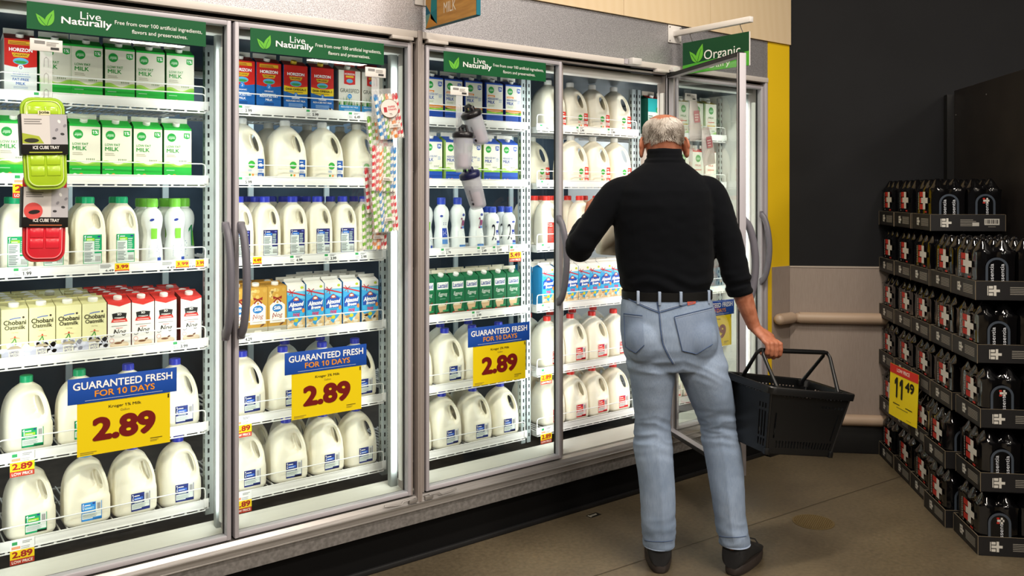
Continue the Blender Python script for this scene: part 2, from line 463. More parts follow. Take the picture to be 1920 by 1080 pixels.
# door-frame surround (behind the doors)
c = CB()
c.box((X0, 0.038, 2.153), (X1, 0.07, 2.172), M_dark)  # black strip paints in the shadow of the gap between doors and rail
c.box((X0, 0.012, 2.1535), (X1, 0.04, 2.158), M_post)
for a, q in DOORS:
    for x in (a, q):
        pass
edges = [(X0, 0.347), (1.0935, 1.1095), (1.841, SEAM - 0.011), (SEAM + 0.011, 1.917), (3.423, 3.462), (4.198, X1)]
for a, q in edges: c.box((a, 0.038, 0.287), (q, 0.10, 2.15), M_post)
c.box((2.6885, 0.038, 0.2895), (2.7045, 0.07, 2.15), M_post)  # added post, out of sight behind the stile, carries the middle lamps
for x in (1.851, 1.9065): c.box((x - 0.0045, 0.006, 0.285), (x + 0.005, 0.04, 2.152), M_post, bev=0.0015)
c.box((4.213, -0.01, 0.26), (4.235, 0.03, 2.173), M_frame, bev=0.003)
c.box((3.436, 0.0, 0.285), (3.449, 0.04, 2.155), M_post, bev=0.002)
c.done('door_surround')
# white returns inside, beside each post
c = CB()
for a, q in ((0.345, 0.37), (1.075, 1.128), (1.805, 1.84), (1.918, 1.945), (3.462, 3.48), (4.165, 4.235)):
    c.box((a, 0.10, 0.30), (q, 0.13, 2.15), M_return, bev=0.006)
c.box((X0, 0.07, 2.112), (X1, 0.13, 2.15), M_white, bev=0.004)
c.done('inner_frame'); c = CB(); c.box((X0, 0.131, 2.115), (4.164, 1.70, 2.15), M_back)
c.done('case_ceiling')
c = CB(); c.box((X0 - 0.04, 0.0, 0.18), (X0, 1.70, 2.2), M_white); c.done('end_panel')
c = CB(); c.box((4.165, 0.13, 0.18), (4.235, 1.70, 2.2), M_white); c.done('end_panel')
c = CB(); c.box((X0, 1.66, 0.2), (4.164, 1.70, 2.114), M_back)
for k in range(9): c.box((X0 + 0.1 + k * 0.46, 1.645, 0.27), (X0 + 0.13 + k * 0.46, 1.66, 2.1), M_std)
c.done('back_panel')
c = CB(); c.box((X0, 0.165, 0.2), (4.164, 1.66, 0.262), M_pan); c.done('drain_pan')
c = CB()
prof = [(0.04, 0.2895), (0.05, 0.292), (0.09, 0.299), (0.13, 0.309), (0.16, 0.312), (0.163, 0.262), (0.04, 0.262)]
prof2 = [(y, z) for y, z in prof]
ra = [Vector((X0, y, z)) for y, z in prof2]; rb = [Vector((4.164, y, z)) for y, z in prof2]
c.loft([ra, rb], mat('ledge_enamel', '#bdbbb2', 0.45), smooth=False); c.done('inner_ledge')
# steel sill, curb, kick plate
c = CB()
pr = [(0.03, 0.2845), (0.0, 0.281), (-0.012, 0.268), (-0.016, 0.2575), (-0.022, 0.2565), (-0.022, 0.2535), (-0.018, 0.252), (-0.018, 0.233), (-0.022, 0.232), (-0.022, 0.229), (-0.016, 0.228), (0.03, 0.228)]
c.loft([[Vector((X0 - 0.04, y, z)) for y, z in pr], [Vector((4.24, y, z)) for y, z in pr]], M_steel, smooth=False); c.done('sill')
c = CB(); c.box((X0 - 0.04, -0.014, 0.172), (4.24, 0.3, 0.229), M_dgrey); c.done('curb')
c = CB(); c.box((X0 - 0.04, 0.035, 0.0), (4.249, 0.3, 0.173), M_kick); c.box((X0 - 0.04, 0.02, 0.0), (4.249, 0.036, 0.022), mat('kick_trim', '#0e0e10', 0.55), bev=0.004); c.done('kick_plate')
# slotted uprights
def upright(x0, x1, y=0.262):
    c = CB(); c.box((x0, y, 0.30), (x1, y + 0.03, 2.10), M_std, bev=0.002)
    xm = (x0 + x1) / 2
    z = 0.33
    while z < 2.08:
        for dx in ((0.0,) if x1 - x0 < 0.03 else (-(x1 - x0) * 0.12,)):
            c.box((xm + dx - 0.0032, y - 0.0012, z), (xm + dx + 0.0032, y + 0.001, z + 0.017), M_slot)
        c.box((x0 - 0.0006, y + 0.008, z), (x0 + 0.001, y + 0.014, z + 0.017), M_slot)
        z += 0.0345
    c.done('slotted_upright')
for a, q in ((0.352, 0.385), (1.089, 1.122), (1.134, 1.164), (1.853, 1.882), (1.908, 1.938), (2.628, 2.655), (2.664, 2.688), (3.40, 3.428), (3.444, 3.466), (4.145, 4.163)):
    upright(a, q)
# door-closer brackets on the rail
M_bracket = mat('white_bracket', '#dcdad8', 0.4)
c = CB(); c.box((3.085, -0.05, 2.172), (3.15, -0.014, 2.205), M_bracket, bev=0.004); c.box((3.06, -0.02, 2.175), (3.083, -0.012, 2.2), M_frame); c.done('closer_box')
for x, w in ((1.845, -0.10), (1.915, 0.10), (3.385, -0.09)):
    c = CB(); c.box((min(x, x + w), -0.02, 2.157), (max(x, x + w), 0.012, 2.171), M_cream, bev=0.002); c.done('hinge_bracket')
c = CB(); c.box((3.40, -0.035, 2.162), (3.452, 0.0, 2.19), M_bracket, bev=0.003); c.done('hinge_bracket')
for x, sg in ((1.842, -1), (1.918, 1)):
    c = CB()
    c.tube([(x + sg * 0.0, -0.02, 0.280), (x + sg * 0.05, -0.022, 0.278), (x + sg * 0.06, -0.026, 0.271), (x + sg * 0.10, -0.026, 0.274), (x + sg * 0.135, -0.02, 0.278)], 0.0045, M_steel, 6, flat=0.7)
    c.box((x - 0.02, -0.024, 0.262), (x + 0.02, -0.006, 0.278), M_steel, bev=0.003)
    c.done('torsion_latch')
# led tubes
M_tube = mat('led_diffuser', '#f4f4f0', 0.5)
for (a, q) in DOORS:
    for x in (a + 0.012, q - 0.012):
        if 2.6 < x < 2.7: continue
        c = CB(); c.box((x - 0.010, 0.04, 0.34), (x + 0.010, 0.066, 2.06), M_tube, bev=0.004); c.done('led_tube')

c = CB(); c.box((2.6905, 0.07, 0.34), (2.7025, 0.082, 2.06), M_tube, bev=0.003); c.done('led_tube')  # added tube body for the two lamps on the hidden post
c = CB(); c.box((0.45, 1.10, 2.09), (4.05, 1.20, 2.114), M_tube, bev=0.004); c.done('led_tube')  # added housing for the fill lamp behind the shelves

# ---------------------------------------------------------------- doors
def door(idx, label, hinge, handle, angle=0.0):
    a, q = DOORS[idx]; W = q - a
    z0, z1 = 0.289, 2.149
    root = thing('glass_cooler_door', label, 'door', (a if hinge == 'L' else q, 0.0, z0), angle, None)
    off = 0.0 if hinge == 'L' else -W
    H = z1 - z0
    st, rl = 0.0155, 0.017
    f = MB()
    for x in (0, W - st): f.box((off + x, -0.004, 0), (off + x + st, 0.034, H), M_frame, bev=0.0025)
    for z in (0, H - rl): f.box((off + st - 0.001, -0.003, z), (off + W - st + 0.001, 0.033, z + rl), M_frame, bev=0.0025)
    f.build('door_frame', root)
    g = MB()
    for x in (-0.0014, W - 0.0012): g.box((off + x, 0.030, 0.0), (off + x + 0.0026, 0.036, H), M_dark)
    g.box((off, 0.004, -0.003), (off + W, 0.036, 0.0), M_dark); g.box((off, 0.004, H), (off + W, 0.036, H + 0.003), M_dark)
    ins = st
    for x in (ins, W - ins - 0.004): g.box((off + x, 0.026, rl), (off + x + 0.004, 0.033, H - rl), M_dark)
    for z in (0.0, H - rl): g.box((off + st, 0.0332, z + .001), (off + W - st, 0.0365, z + rl - .001), M_dark)
    g.build('gasket', root)
    p = MB(); p.box((off + st - 0.001, 0.0, rl - 0.001), (off + W - st + 0.001, 0.007, H - rl + 0.001), M_glass)
    p.build('glass_pane', root)
    hx = off + (0.022 if handle == 'L' else W - 0.022)
    h = MB()
    zz = 1.025 - z0; pts = []; rad = []
    for k in range(25):
        t = k / 24
        d = sin(pi * t) ** 0.55 if 0 < t < 1 else 0.0
        pts.append((hx, -0.006 - 0.055 * d, zz + 0.385 * t)); rad.append(0.0115 + 0.003 * (1 - d) + 0.0025 * sin(pi * t))
    h.tube(pts, rad, M_handle, 12, flat=1.25)
    for z in (zz, zz + 0.385): h.box((hx - 0.014, -0.014, z - 0.02), (hx + 0.014, 0.0, z + 0.02), M_handle, bev=0.006)
    h.build('handle', root)
    return root
door(0, 'leftmost closed glass cooler door with ice cube trays clipped to it', 'L', 'R')
door(1, 'closed glass cooler door with paper straw packs hanging on it', 'R', 'L')
door(2, 'closed glass cooler door with shaker bottles hanging on it', 'L', 'R')
door(3, 'open glass cooler door swung out beside the man', 'R', 'L', radians(67))
door(4, 'closed glass cooler door next to the yellow column', 'L', 'R')

# ---------------------------------------------------------------- shelves
BAYS = [(0.398, 1.076), (1.176, 1.838), (1.948, 2.618), (2.696, 3.392), (3.474, 4.138)]
SHZ = [1.875, 1.597, 1.284, 0.985, 0.668, 0.375]     # top edge of each price rail
SHN = ['top', 'second', 'third', 'fourth', 'fifth', 'bottom']
DRN = ['leftmost', 'second', 'third', 'open', 'last']
DECK = {}
def deck_mesh(w):
    key = round(w, 2)
    d = MB(); n = int(w / 0.0235)
    for i in range(n + 1):
        x = i * w / n
        d.box((x - 0.0017, 0.008, -0.021), (x + 0.0017, 0.56, -0.0155), M_shelf)
    for y in (0.012, 0.20, 0.38, 0.555): d.box((0, y - 0.003, -0.027), (w, y + 0.003, -0.021), M_shelf)
    return d
def price_tag(shelf, x, z, w, h, kind, text, bottom=False):
    """kind w: white shelf ticket, y: yellow promotion ticket, b: big yellow ticket hanging below the rail"""
    y = -0.0022
    m = MB(); A = Art()
    if kind == 'w':
        m.box((x, y, z - h), (x + w, y + 0.0008, z), ink('#f2f1ee'))
        A.lines(w * .45, h * .62, w * .95, h * .92, 3, '#8b8a88'); A.lines(w * .06, h * .1, w * .4, h * .5, 3, '#a9a8a6')
        A.rect(w * .05, h * .62, w * .3, h * .92, '#3aa35b')
        A.text(text, w * .5, h * .1, w * .95, h * .5, '#2b2a2a', bold=0.02)
    elif kind == 'y':
        m.box((x, y, z - h), (x + w, y + 0.0008, z), ink('#f2f1ee'))
        A.lines(w * .04, h * .5, w * .45, h * .92, 4, '#8b8a88'); A.text('4.49', w * .2, h * .08, w * .48, h * .32, '#333333', bold=0.01)
        A.rect(w * .52, h * .0, w * 1.0, h * 1.0, '#f5d21a'); A.rect(w * .52, 0, w, h * .22, '#d03a1e', 2)
        A.text(text, w * .56, h * .36, w * .97, h * .78, '#b3241a', bold=0.03)
        A.lines(w * .56, h * .06, w * .96, h * .16, 1, '#f3e4c0', ragged=False)
    else:
        m.box((x, y - 0.002, z - h), (x + w, y - 0.0012, z), ink('#f3f2ef'))
        A.rect(w * .08, h * .80, w * .3, h * .93, '#2f9a57'); A.lines(w * .5, h * .84, w * .95, h * .96, 2, '#8b8a88')
        A.rect(w * .06, h * .63, w * .42, h * .74, '#f0a27a'); A.lines(w * .45, h * .62, w * .9, h * .76, 2, '#b5b3b0')
        A.rect(0, h * .22, w, h * .58, '#f5d21a'); A.rect(0, 0, w, h * .22, '#b8341f')
        A.text(text, w * .08, h * .28, w * .92, h * .54, '#a0201a', bold=0.035)
        A.text('LOW PRICE', w * .07, h * .05, w * .93, h * .17, '#f6e9df', bold=0.02)
        y -= 0.002
    m.art(A, front_map(x, y, z - h, 0.0002))
    return m.build('price_tag', shelf)
SHELVES = {}
for bi, (xa, xb) in enumerate(BAYS):
    w = xb - xa; dm = None
    for si, z in enumerate(SHZ):
        r = thing('cooler_shelf', '%s white wire shelf with price rail behind the %s cooler door' % (SHN[si], DRN[bi]), 'shelf', (xa, 0.222, z), 0, 'white wire shelves in the cooler')
        SHELVES[(bi, si)] = r
        if dm is None: d = deck_mesh(w).build('wire_deck', r); dm = d.data
        else: d = bpy.data.objects.new('wire_deck', dm); COL.objects.link(d); d.parent = r
        p = MB()
        p.box((-0.004, -0.0012, -0.033), (w + 0.006, 0.005, 0.0), M_shelf, bev=0.0012)
        p.box((-0.004, -0.004, -0.0335), (w + 0.006, 0.0, -0.0305), M_shelf); p.box((-0.004, -0.0035, -0.002), (w + 0.006, 0.0, 0.001), M_shelf)
        p.box((w - 0.006, -0.004, -0.036), (w + 0.012, 0.004, 0.002), M_shelf, bev=0.001)
        p.build('price_rail', r)
        u = MB(); u.tube([(0, -0.001, -0.041), (w, -0.001, -0.041)], 0.0025, M_shelf, 6)
        n = 14
        for k in range(n):
            x = (k + 0.5) * w / n; u.box((x - 0.004, -0.001, -0.041), (x + 0.004, 0.003, -0.032), M_shelf)
        for x in (0.004, w - 0.004):
            u.add([(x, 0.004, -0.02), (x, 0.30, -0.02), (x, 0.30, -0.035), (x, 0.03, -0.045), (x, 0.004, -0.045)], [(0, 1, 2, 3, 4)], M_shelf)
        u.build('support_frame', r)
        f = MB()
        hh = (0.03, 0.058) if si == 0 and bi in (0, 2) else (0.045,)
        for h in hh:
            f.tube([(0.0, 0.002, -0.03), (0.0, 0.0, h - 0.012), (0.003, 0.0, h - 0.003), (0.012, 0.0, h), (w - 0.012, 0.0, h), (w - 0.003, 0.0, h - 0.003), (w, 0.0, h - 0.012), (w, 0.002, -0.04)], 0.0024, M_shelf, 6)
        f.build('wire_fence', r)
# ================================================================ dairy products (front of each at y=0, base at z=0)
def sq_ring(a, z, n, e, bx=1.0, cy=0.0, cx=0.0):
    pts = []
    for k in range(n):
        t = 2 * pi * (k + 0.5) / n
        ct, st = cos(t), sin(t)
        pts.append(Vector((cx + bx * a * math.copysign(abs(ct) ** (2 / e), ct), cy + a * math.copysign(abs(st) ** (2 / e), st), z)))
    return pts
def smooth01(t):
    t = max(0.0, min(1.0, t)); return t * t * (3 - 2 * t)
def outward(o):
    bm = bmesh.new(); bm.from_mesh(o.data); bmesh.ops.recalc_face_normals(bm, faces=bm.faces[:]); bm.to_mesh(o.data); bm.free()
def jug_mesh(kind):
    """one-piece jug with a real hole behind its side handle"""
    if kind == 'gallon':
        a = 0.0755
        P = [(0, .066, 4), (.004, .072, 4), (.014, a, 4.5), (.03, a, 5), (.06, a, 5), (.09, a, 4.6), (.105, .0752, 4.2), (.118, .0747, 4), (.13, .0738, 3.8), (.142, .0722, 3.5), (.154, .070, 3.2), (.166, .0668, 3), (.178, .0625, 2.8), (.188, .0575, 2.6), (.197, .0515, 2.4), (.205, .0445, 2.2), (.212, .0365, 2.1), (.218, .0285, 2), (.2225, .0215, 2), (.227, .0188, 2), (.236, .018, 2)]
        hx, hz, hr, hh, tilt, rx, rz = .0540, .150, .0105, .037, radians(20), .0250, .0530
    else:
        a = 0.0505
        P = [(0, .044, 5), (.004, .0485, 6), (.012, a, 7), (.05, a, 7), (.09, a, 7), (.11, a, 6.5), (.125, .0503, 6), (.138, .050, 6), (.15, .0494, 5.5), (.162, .0483, 5), (.174, .0465, 4.5), (.186, .0435, 4), (.197, .0395, 3.5), (.206, .0345, 3), (.213, .0285, 2.5), (.219, .0225, 2.1), (.225, .0188, 2), (.236, .018, 2)]
        hx, hz, hr, hh, tilt, rx, rz = .0360, .162, .0095, .028, radians(12), .0200, .0420
    n = 120
    zs = []; rings = []
    # refine in z
    for (z0, r0, e0), (z1, r1, e1) in zip(P, P[1:]):
        k = max(1, int((z1 - z0) / 0.0035))
        for i in range(k):
            t = i / k; rings.append((z0 + (z1 - z0) * t, r0 + (r1 - r0) * t, e0 + (e1 - e0) * t))
    rings.append(P[-1])
    R = []
    for z, r, e in rings:
        ring = sq_ring(r, z, n, e)
        for p in ring:
            # dished finger recess on both faces, round the handle
            # (the handle sits on one corner: work across that corner's diagonal)
            px_, py_ = (p.x - p.y) * .70711, (p.x + p.y) * .70711
            u_ = (px_ - hx) * cos(tilt) + (p.z - hz) * sin(tilt); w_ = -(px_ - hx) * sin(tilt) + (p.z - hz) * cos(tilt)
            d_ = (abs(u_ / rx) ** 2.6 + abs(w_ / rz) ** 2.6) ** (1 / 2.6)
            f_ = 1 - .80 * smooth01((1.06 - d_) / .46)
            lean = smooth01((px_ - hx + .035) / .05) * smooth01((p.z - hz + rz * 1.25) / .02) * smooth01((.222 - p.z) / .02)
            py_ *= f_ * (1 - .38 * lean)
            p.x, p.y = (px_ + py_) * .70711, (py_ - px_) * .70711
        R.append(ring)
    m = MB(); m.loft(R, M_milk)
    tmp = m.build('jug_body'); outward(tmp)
    cu = MB(); ring = []
    for k in range(28):
        t = 2 * pi * k / 28; x, z = hr * cos(t), hh * math.copysign(abs(sin(t)) ** 0.85, sin(t))
        ring.append((x * cos(tilt) - z * sin(tilt) + hx, z * cos(tilt) + x * sin(tilt) + hz))
    cu.loft([[Vector((.70711 * (x + y), .70711 * (y - x), z)) for x, z in ring] for y in (-.2, .2)], M_milk)
    ct = cu.build('cutter'); outward(ct)
    bo = tmp.modifiers.new('b', 'BOOLEAN'); bo.operation = 'DIFFERENCE'; bo.object = ct; bo.solver = 'EXACT'
    dg = bpy.context.evaluated_depsgraph_get()
    me = bpy.data.meshes.new_from_object(tmp.evaluated_get(dg))
    vs = [Vector(v.co) + Vector((0, a, 0)) for v in me.vertices]; fs = [tuple(p.vertices) for p in me.polygons]
    for o in (tmp, ct):
        d = o.data; bpy.data.objects.remove(o); bpy.data.meshes.remove(d)
    bpy.data.meshes.remove(me)
    out = MB(); out.add(vs, fs, M_milk, True)
    return out, a
JUGS = {}
def cap_mb(r, z0, h, m, cx=0.0, cy=0.0, ridges=True, M=None):
    c = MB(); n = 36 if ridges else 20
    rings = []
    for rr, z, rid in ((r * .985, z0, 1), (r, z0 + h * .08, 1), (r, z0 + h * .75, 1), (r * .97, z0 + h * .9, 0), (r * .86, z0 + h, 0)):
        ring = []
        for k in range(n):
            q = rr * (1.0 - (0.03 if ridges and rid and k % 2 else 0))
            p = Vector((cx + q * cos(2 * pi * k / n), cy + q * sin(2 * pi * k / n), z))
            ring.append(M @ p if M else p)
        rings.append(ring)
    c.loft(rings, m)
    return c
def label_art_gallon(kind):
    A = Art(); w, h = .066, .064
    c1, c2 = {'green': ('#12a468', '#a6d63a'), 'sky': ('#2f8fe0', '#79bdf2'), 'navy': ('#1e2f78', '#3f6fd6'), 'red': ('#d8262c', '#ef6a5a')}[kind]
    A.rect(0, 0, w, h, '#e9efe9' if kind != 'red' else '#f4e3df')
    A.rect(0, 0, w * .03, h, c1, 2); A.rect(w * .97, 0, w, h, c1, 2)
    A.rect(0, h * .42, w * .70, h, c1, 2); A.rect(0, 0, w, h * .10, c1, 2); A.rect(w * .55, 0, w, h * .16, c1, 2)
    A.text({'green': '1', 'sky': '0', 'navy': '2', 'red': 'D'}[kind], w * .05, h * .62, w * .13, h * .95, '#ffffff')
    A.rect(w * .15, h * .62, w * .62, h * .76, c2, 3); A.lines(w * .16, h * .82, w * .52, h * .93, 1, '#ffffff', 4)
    A.lines(w * .17, h * .65, w * .58, h * .73, 1, '#f4fbf0', 4); A.lines(w * .16, h * .46, w * .6, h * .58, 2, '#dfeee6', 4)
    A.ell(w * .60, h * .92, w * .07, h * .04, '#24348c', 4, 14)
    A.rect(w * .74, h * .48, w * .95, h * .96, '#e2e0dc', 3)
    for k in range(7): A.rect(w * (.76 + .025 * k), h * .56, w * (.768 + .025 * k + .006 * (k % 3)), h * .9, '#6e6d70', 4)
    A.lines(w * .06, h * .15, w * .9, h * .38, 5, '#9aa7a4', 3)
    return A
def label_art_half(kind):
    A = Art(); w, h = .061, .104
    c1, c2 = {'green': ('#12a468', '#a6d63a'), 'navy': ('#23256e', '#2f78d8'), 'red': ('#cf2f26', '#e8604c')}[kind]
    A.rect(0, 0, w, h, '#dfe6e2' if kind != 'red' else '#d9463a')
    A.rect(0, 0, w * .03, h, c1, 2); A.rect(w * .97, 0, w, h, c1, 2); A.rect(0, 0, w, h * .035, c1, 2)
    A.rect(0, h * .78, w, h, c1, 2); A.rect(w * .6, h * .36, w, h * .8, c1, 2)
    A.rect(w * .16, h * .79, w * .6, h * .88, c2, 3); A.text({'green': '1', 'navy': '2', 'red': 'D'}[kind], w * .05, h * .80, w * .14, h * .97, '#ffffff', shear=.2)
    A.lines(w * .2, h * .91, w * .55, h * .97, 1, '#ffffff', 4); A.lines(w * .2, h * .81, w * .55, h * .86, 1, '#f0f8f0', 4)
    A.ell(w * .85, h * .93, w * .09, h * .028, '#24348c' if kind != 'navy' else '#6a6cc0', 4, 14)
    A.lines(w * .64, h * .42, w * .95, h * .88, 7, '#c9dcd2', 3)
    A.lines(w * .07, h * .1, w * .56, h * .74, 12, '#6f7a78', 3); A.rect(w * .07, h * .66, w * .56, h * .667, '#333', 3) if False else None
    for k in range(6): A.rect(w * (.66 + .05 * k), h * .1, w * (.68 + .05 * k), h * .27, '#77736f', 3)
    return A
CAPC = {'green': '#0fae74', 'sky': '#6fb4ea', 'navy': '#2b3ac4', 'red': '#e0332a', 'white': '#e9e8e2', 'organic_blue': '#e9e8e2', 'organic_red': '#e9e8e2'}
def make_jug(size, kind):
    if size not in JUGS: JUGS[size] = jug_mesh(size)
    body, a = JUGS[size]
    nm = 'gallon_milk_jug' if size == 'gallon' else 'half_gallon_milk_jug'
    root = thing(nm, 'plastic milk jug with side handle', 'milk jug')
    if not hasattr(body, 'shared'): body.shared = body.build('jug_body', root)
    else:
        o = bpy.data.objects.new('jug_body', body.shared.data); COL.objects.link(o); o.parent = root
    cap_mb(.0205, .226, .0235, mat('cap_' + kind, CAPC[kind], 0.38), 0, a).build('cap', root)
    s = MB()
    if kind.startswith('organic'):
        A = Art(); c = '#e23b2c' if kind == 'organic_red' else '#1d56a8'
        A.ell(.004, .063, .0145, .0145, '#37a93c'); A.ring(.004, .063, .0145, .0145, .0012, '#2b8a33', 3)
        A.lines(-.005, .0585, .013, .067, 3, '#d8f0d2', 4)
        if kind == 'organic_red': A.lines(-.012, .036, .012, .045, 2, '#e06a58', 2)
        else: A.lines(-.012, .036, .012, .045, 2, '#7fa3cf', 2)
        A.ell(-.004, .022, .0045, .0045, '#3f9d4c', 2, 12); A.ell(.009, .022, .0045, .0045, '#f0902c', 2, 12)
        A.rect(.030, .012, .056, .086, c); A.rect(.030, .030, .056, .046, '#f5f2ee', 2); A.ell(.042, .062, .008, .006, '#f5f2ee', 2, 12); A.rect(.036, .055, .040, .061, '#f5f2ee', 2); A.rect(.045, .055, .049, .061, '#f5f2ee', 2)
        A.lines(.032, .033, .053, .044, 3, c, 3); A.lines(.033, .074, .052, .082, 1, '#f5f2ee', 2); A.lines(.033, .016, .052, .026, 2, '#f5f2ee', 2)
        s.art(A, front_map(0, -.0004, 0))
    elif size == 'gallon':
        s.art(label_art_gallon(kind), front_map(-.026, -.0004, .018))
    else:
        s.art(label_art_half(kind), front_map(-.030, -.0004, .012))
    # date stamp on the shoulder
    A = Art()
    for k in range(7): A.rect(-.030 + .0055 * k, .0, -.0265 + .0055 * k, .004, '#55534e')
    zz, dy, ny = (.196, .036, .75) if size == 'gallon' else (.2065, .0235, .8)
    s.build('label', root)
    s = MB()
    s.art(A, plane_map((0.004, a - (a - dy) - .0005 + (0.0 if size == 'gallon' else .004), zz), (1, 0, 0), (0, .75, .62), .0012))
    s.build('date_stamp', root)
    return root

def carton(name, w, d, hf, top, roof, cap_color, body_color, side_color, artfn, label_cat, fin='#e9e6dc', capr=0.0125):
    root = thing(name, 'printed paper milk carton with cap', label_cat)
    m = MB(); mb_, ms, mr, mf = ink(body_color), ink(side_color), ink(roof), ink(fin)
    x = w / 2; ch = .002
    m.add([(-x, 0, 0), (x, 0, 0), (x, 0, hf), (-x, 0, hf)], [(0, 1, 2, 3)], mb_)
    m.add([(-x, d, 0), (x, d, 0), (x, d, hf), (-x, d, hf)], [(3, 2, 1, 0)], mb_)
    m.add([(-x, 0, 0), (-x, d, 0), (-x, d, hf), (-x, 0, hf)], [(3, 2, 1, 0)], ms)
    m.add([(x, 0, 0), (x, d, 0), (x, d, hf), (x, 0, hf)], [(0, 1, 2, 3)], ms)
    m.add([(-x, 0, 0), (x, 0, 0), (x, d, 0), (-x, d, 0)], [(3, 2, 1, 0)], mb_)
    tf = top if isinstance(top, float) else 0
    if isinstance(top, tuple):          # gable: ridge height, fin height
        zr, zf = top; i = x * .16
        m.add([(-x, 0, hf), (x, 0, hf), (x - i * .3, d / 2 - .002, zr), (-x + i * .3, d / 2 - .002, zr)], [(0, 1, 2, 3)], mr)
        m.add([(-x, d, hf), (x, d, hf), (x - i * .3, d / 2 + .002, zr), (-x + i * .3, d / 2 + .002, zr)], [(3, 2, 1, 0)], mr)
        for sg in (-1, 1):
            q = x * .62
            m.add([(sg * x, 0, hf), (sg * x, d, hf), (sg * q, d / 2, zr - .006), (sg * (x - i * .3), d / 2 - .002, zr), (sg * (x - i * .3), d / 2 + .002, zr)], [(0, 1, 2), (0, 2, 3), (1, 4, 2)], ms)
        m.box((-x + i * .3, d / 2 - .002, zr - .002), (x - i * .3, d / 2 + .002, zf), mf)
        ang = atan2(zr - hf, d / 2)
        c = Vector((0, d * .25, hf + (zr - hf) * .5))
    else:                               # slanted top
        m.add([(-x, 0, hf), (x, 0, hf), (x, d * .92, hf + top), (-x, d * .92, hf + top)], [(0, 1, 2, 3)], mr)
        m.add([(-x, d, hf), (x, d, hf), (x, d * .92, hf + top), (-x, d * .92, hf + top)], [(3, 2, 1, 0)], mr)
        for sg in (-1, 1): m.add([(sg * x, 0, hf), (sg * x, d, hf), (sg * x, d * .92, hf + top)], [(0, 1, 2)], ms)
        m.box((-x, d * .9, hf + top - .001), (x, d * .94, hf + top + .004), mr)
        ang = atan2(top, d * .92); c = Vector((0, d * .36, hf + top * .4))
    A = Art(); artfn(A, w, hf); m.art(A, front_map(-x, 0, 0))
    m.build('carton_body', root)
    if cap_color:
        M = Matrix.Translation(c) @ Matrix.Rotation(ang, 4, 'X')
        cap_mb(capr, 0, .0125, mat('cap_' + cap_color.lstrip('#'), cap_color, 0.4), M=M).build('cap', root)
    return root

def hills(A, w, h, z, ca, cb, cc=None):
    n = 14
    A.poly([(0, z)] + [(w * k / n, z + h * (.07 + .035 * sin(k * .55 + .6))) for k in range(n + 1)] + [(w, z)], ca, 2)
    A.poly([(0, z)] + [(w * k / n, z + h * (.04 + .03 * sin(-k * .5 + 2.0))) for k in range(n + 1)] + [(w, z)], cb, 3)
    for k in range(5): A.rect(w * (.55 + .06 * k), z + h * .095, w * (.555 + .06 * k), z + h * .125, '#2f6b2b', 4); A.ell(w * (.552 + .06 * k), z + h * .125, w * .012, h * .014, '#2f6b2b', 4, 8)
def badge(A, w, h, x, y, txt, c):
    A.poly([(x, y + h * .02), (x + w * .11, y), (x + w * .22, y + h * .02), (x + w * .22, y + h * .115), (x, y + h * .115)], c, 3)
    A.text(txt, x + w * .025, y + h * .035, x + w * .195, y + h * .095, '#ffffff', 4, bold=.02)
def organic_dot(A, w, h, cx, cy, r, c='#1f9a3d'):
    A.ell(w * cx, h * cy, r, r, c, 3, 24); A.lines(w * cx - r * .6, h * cy - r * .1, w * cx + r * .7, h * cy + r * .35, 2, '#bfe6bf', 4, ragged=False)
    A.textc('organic', w * cx, h * cy - r * .45, r * .5, '#dff3dc', 5, wmax=r * 1.5)
def art_low(A, w, h):
    A.rect(0, 0, w, h, '#e9e3d2', 0)
    A.rect(0, 0, w, h * .24, '#22b53e', 1); A.lines(w * .08, h * .175, w * .4, h * .2, 1, '#bfeac6', 3)
    hills(A, w, h, h * .24, '#a8d353', '#7cc142')
    A.rect(0, h * .965, w, h, '#22b53e', 1)
    organic_dot(A, w, h, .27, .82, w * .16); badge(A, w, h, w * .72, h * .80, '1%', '#22a83e')
    A.text('LOW FAT', w * .09, h * .62, w * .60, h * .665, '#35a047', bold=.01); A.text('MILK', w * .09, h * .525, w * .55, h * .60, '#27963c', bold=.02)
    A.lines(w * .09, h * .44, w * .45, h * .50, 2, '#b9b39f', 3)
    A.ell(w * .17, h * .07, w * .07, h * .032, '#e6efe0', 3, 14); A.ell(w * .37, h * .07, w * .07, h * .036, '#f0902c', 3, 14); A.lines(w * .7, h * .04, w * .92, h * .1, 3, '#a6e0b0', 3)
def art_red2(A, w, h, band=None, green='#1f9a3d', main='#2450b0'):
    A.rect(0, 0, w, h, '#ece8da', 0)
    A.rect(0, 0, w, h * .26, main, 1)
    hills(A, w, h, h * .26, '#a8d353', '#86c545')
    if band: A.rect(0, h * .30, w, h * .37, band, 3); A.lines(w * .1, h * .32, w * .9, h * .35, 1, '#f8e6cc', 4)
    A.rect(0, h * .965, w, h, main, 1)
    organic_dot(A, w, h, .28, .83, w * .17, green); badge(A, w, h, w * .72, h * .80, '2%', main)
    if band: A.rect(w * .07, h * .66, w * .5, h * .705, '#ef8f3a', 3); A.lines(w * .1, h * .67, w * .46, h * .695, 1, '#ffffff', 4)
    A.text('REDUCED FAT', w * .07, h * .595, w * .72, h * .64, '#2f57a8', bold=.01); A.text('MILK', w * .07, h * .50, w * .5, h * .575, '#1f4aa6', bold=.02)
    A.lines(w * .75, h * .54, w * .93, h * .63, 3, '#8ea3c8', 3)
    A.lines(w * .09, h * .43, w * .5, h * .48, 2, '#b9c69f', 3)
    A.ell(w * .17, h * .07, w * .06, h * .03, '#cfe0d6', 3, 14); A.ell(w * .35, h * .07, w * .06, h * .033, '#f0902c', 3, 14)
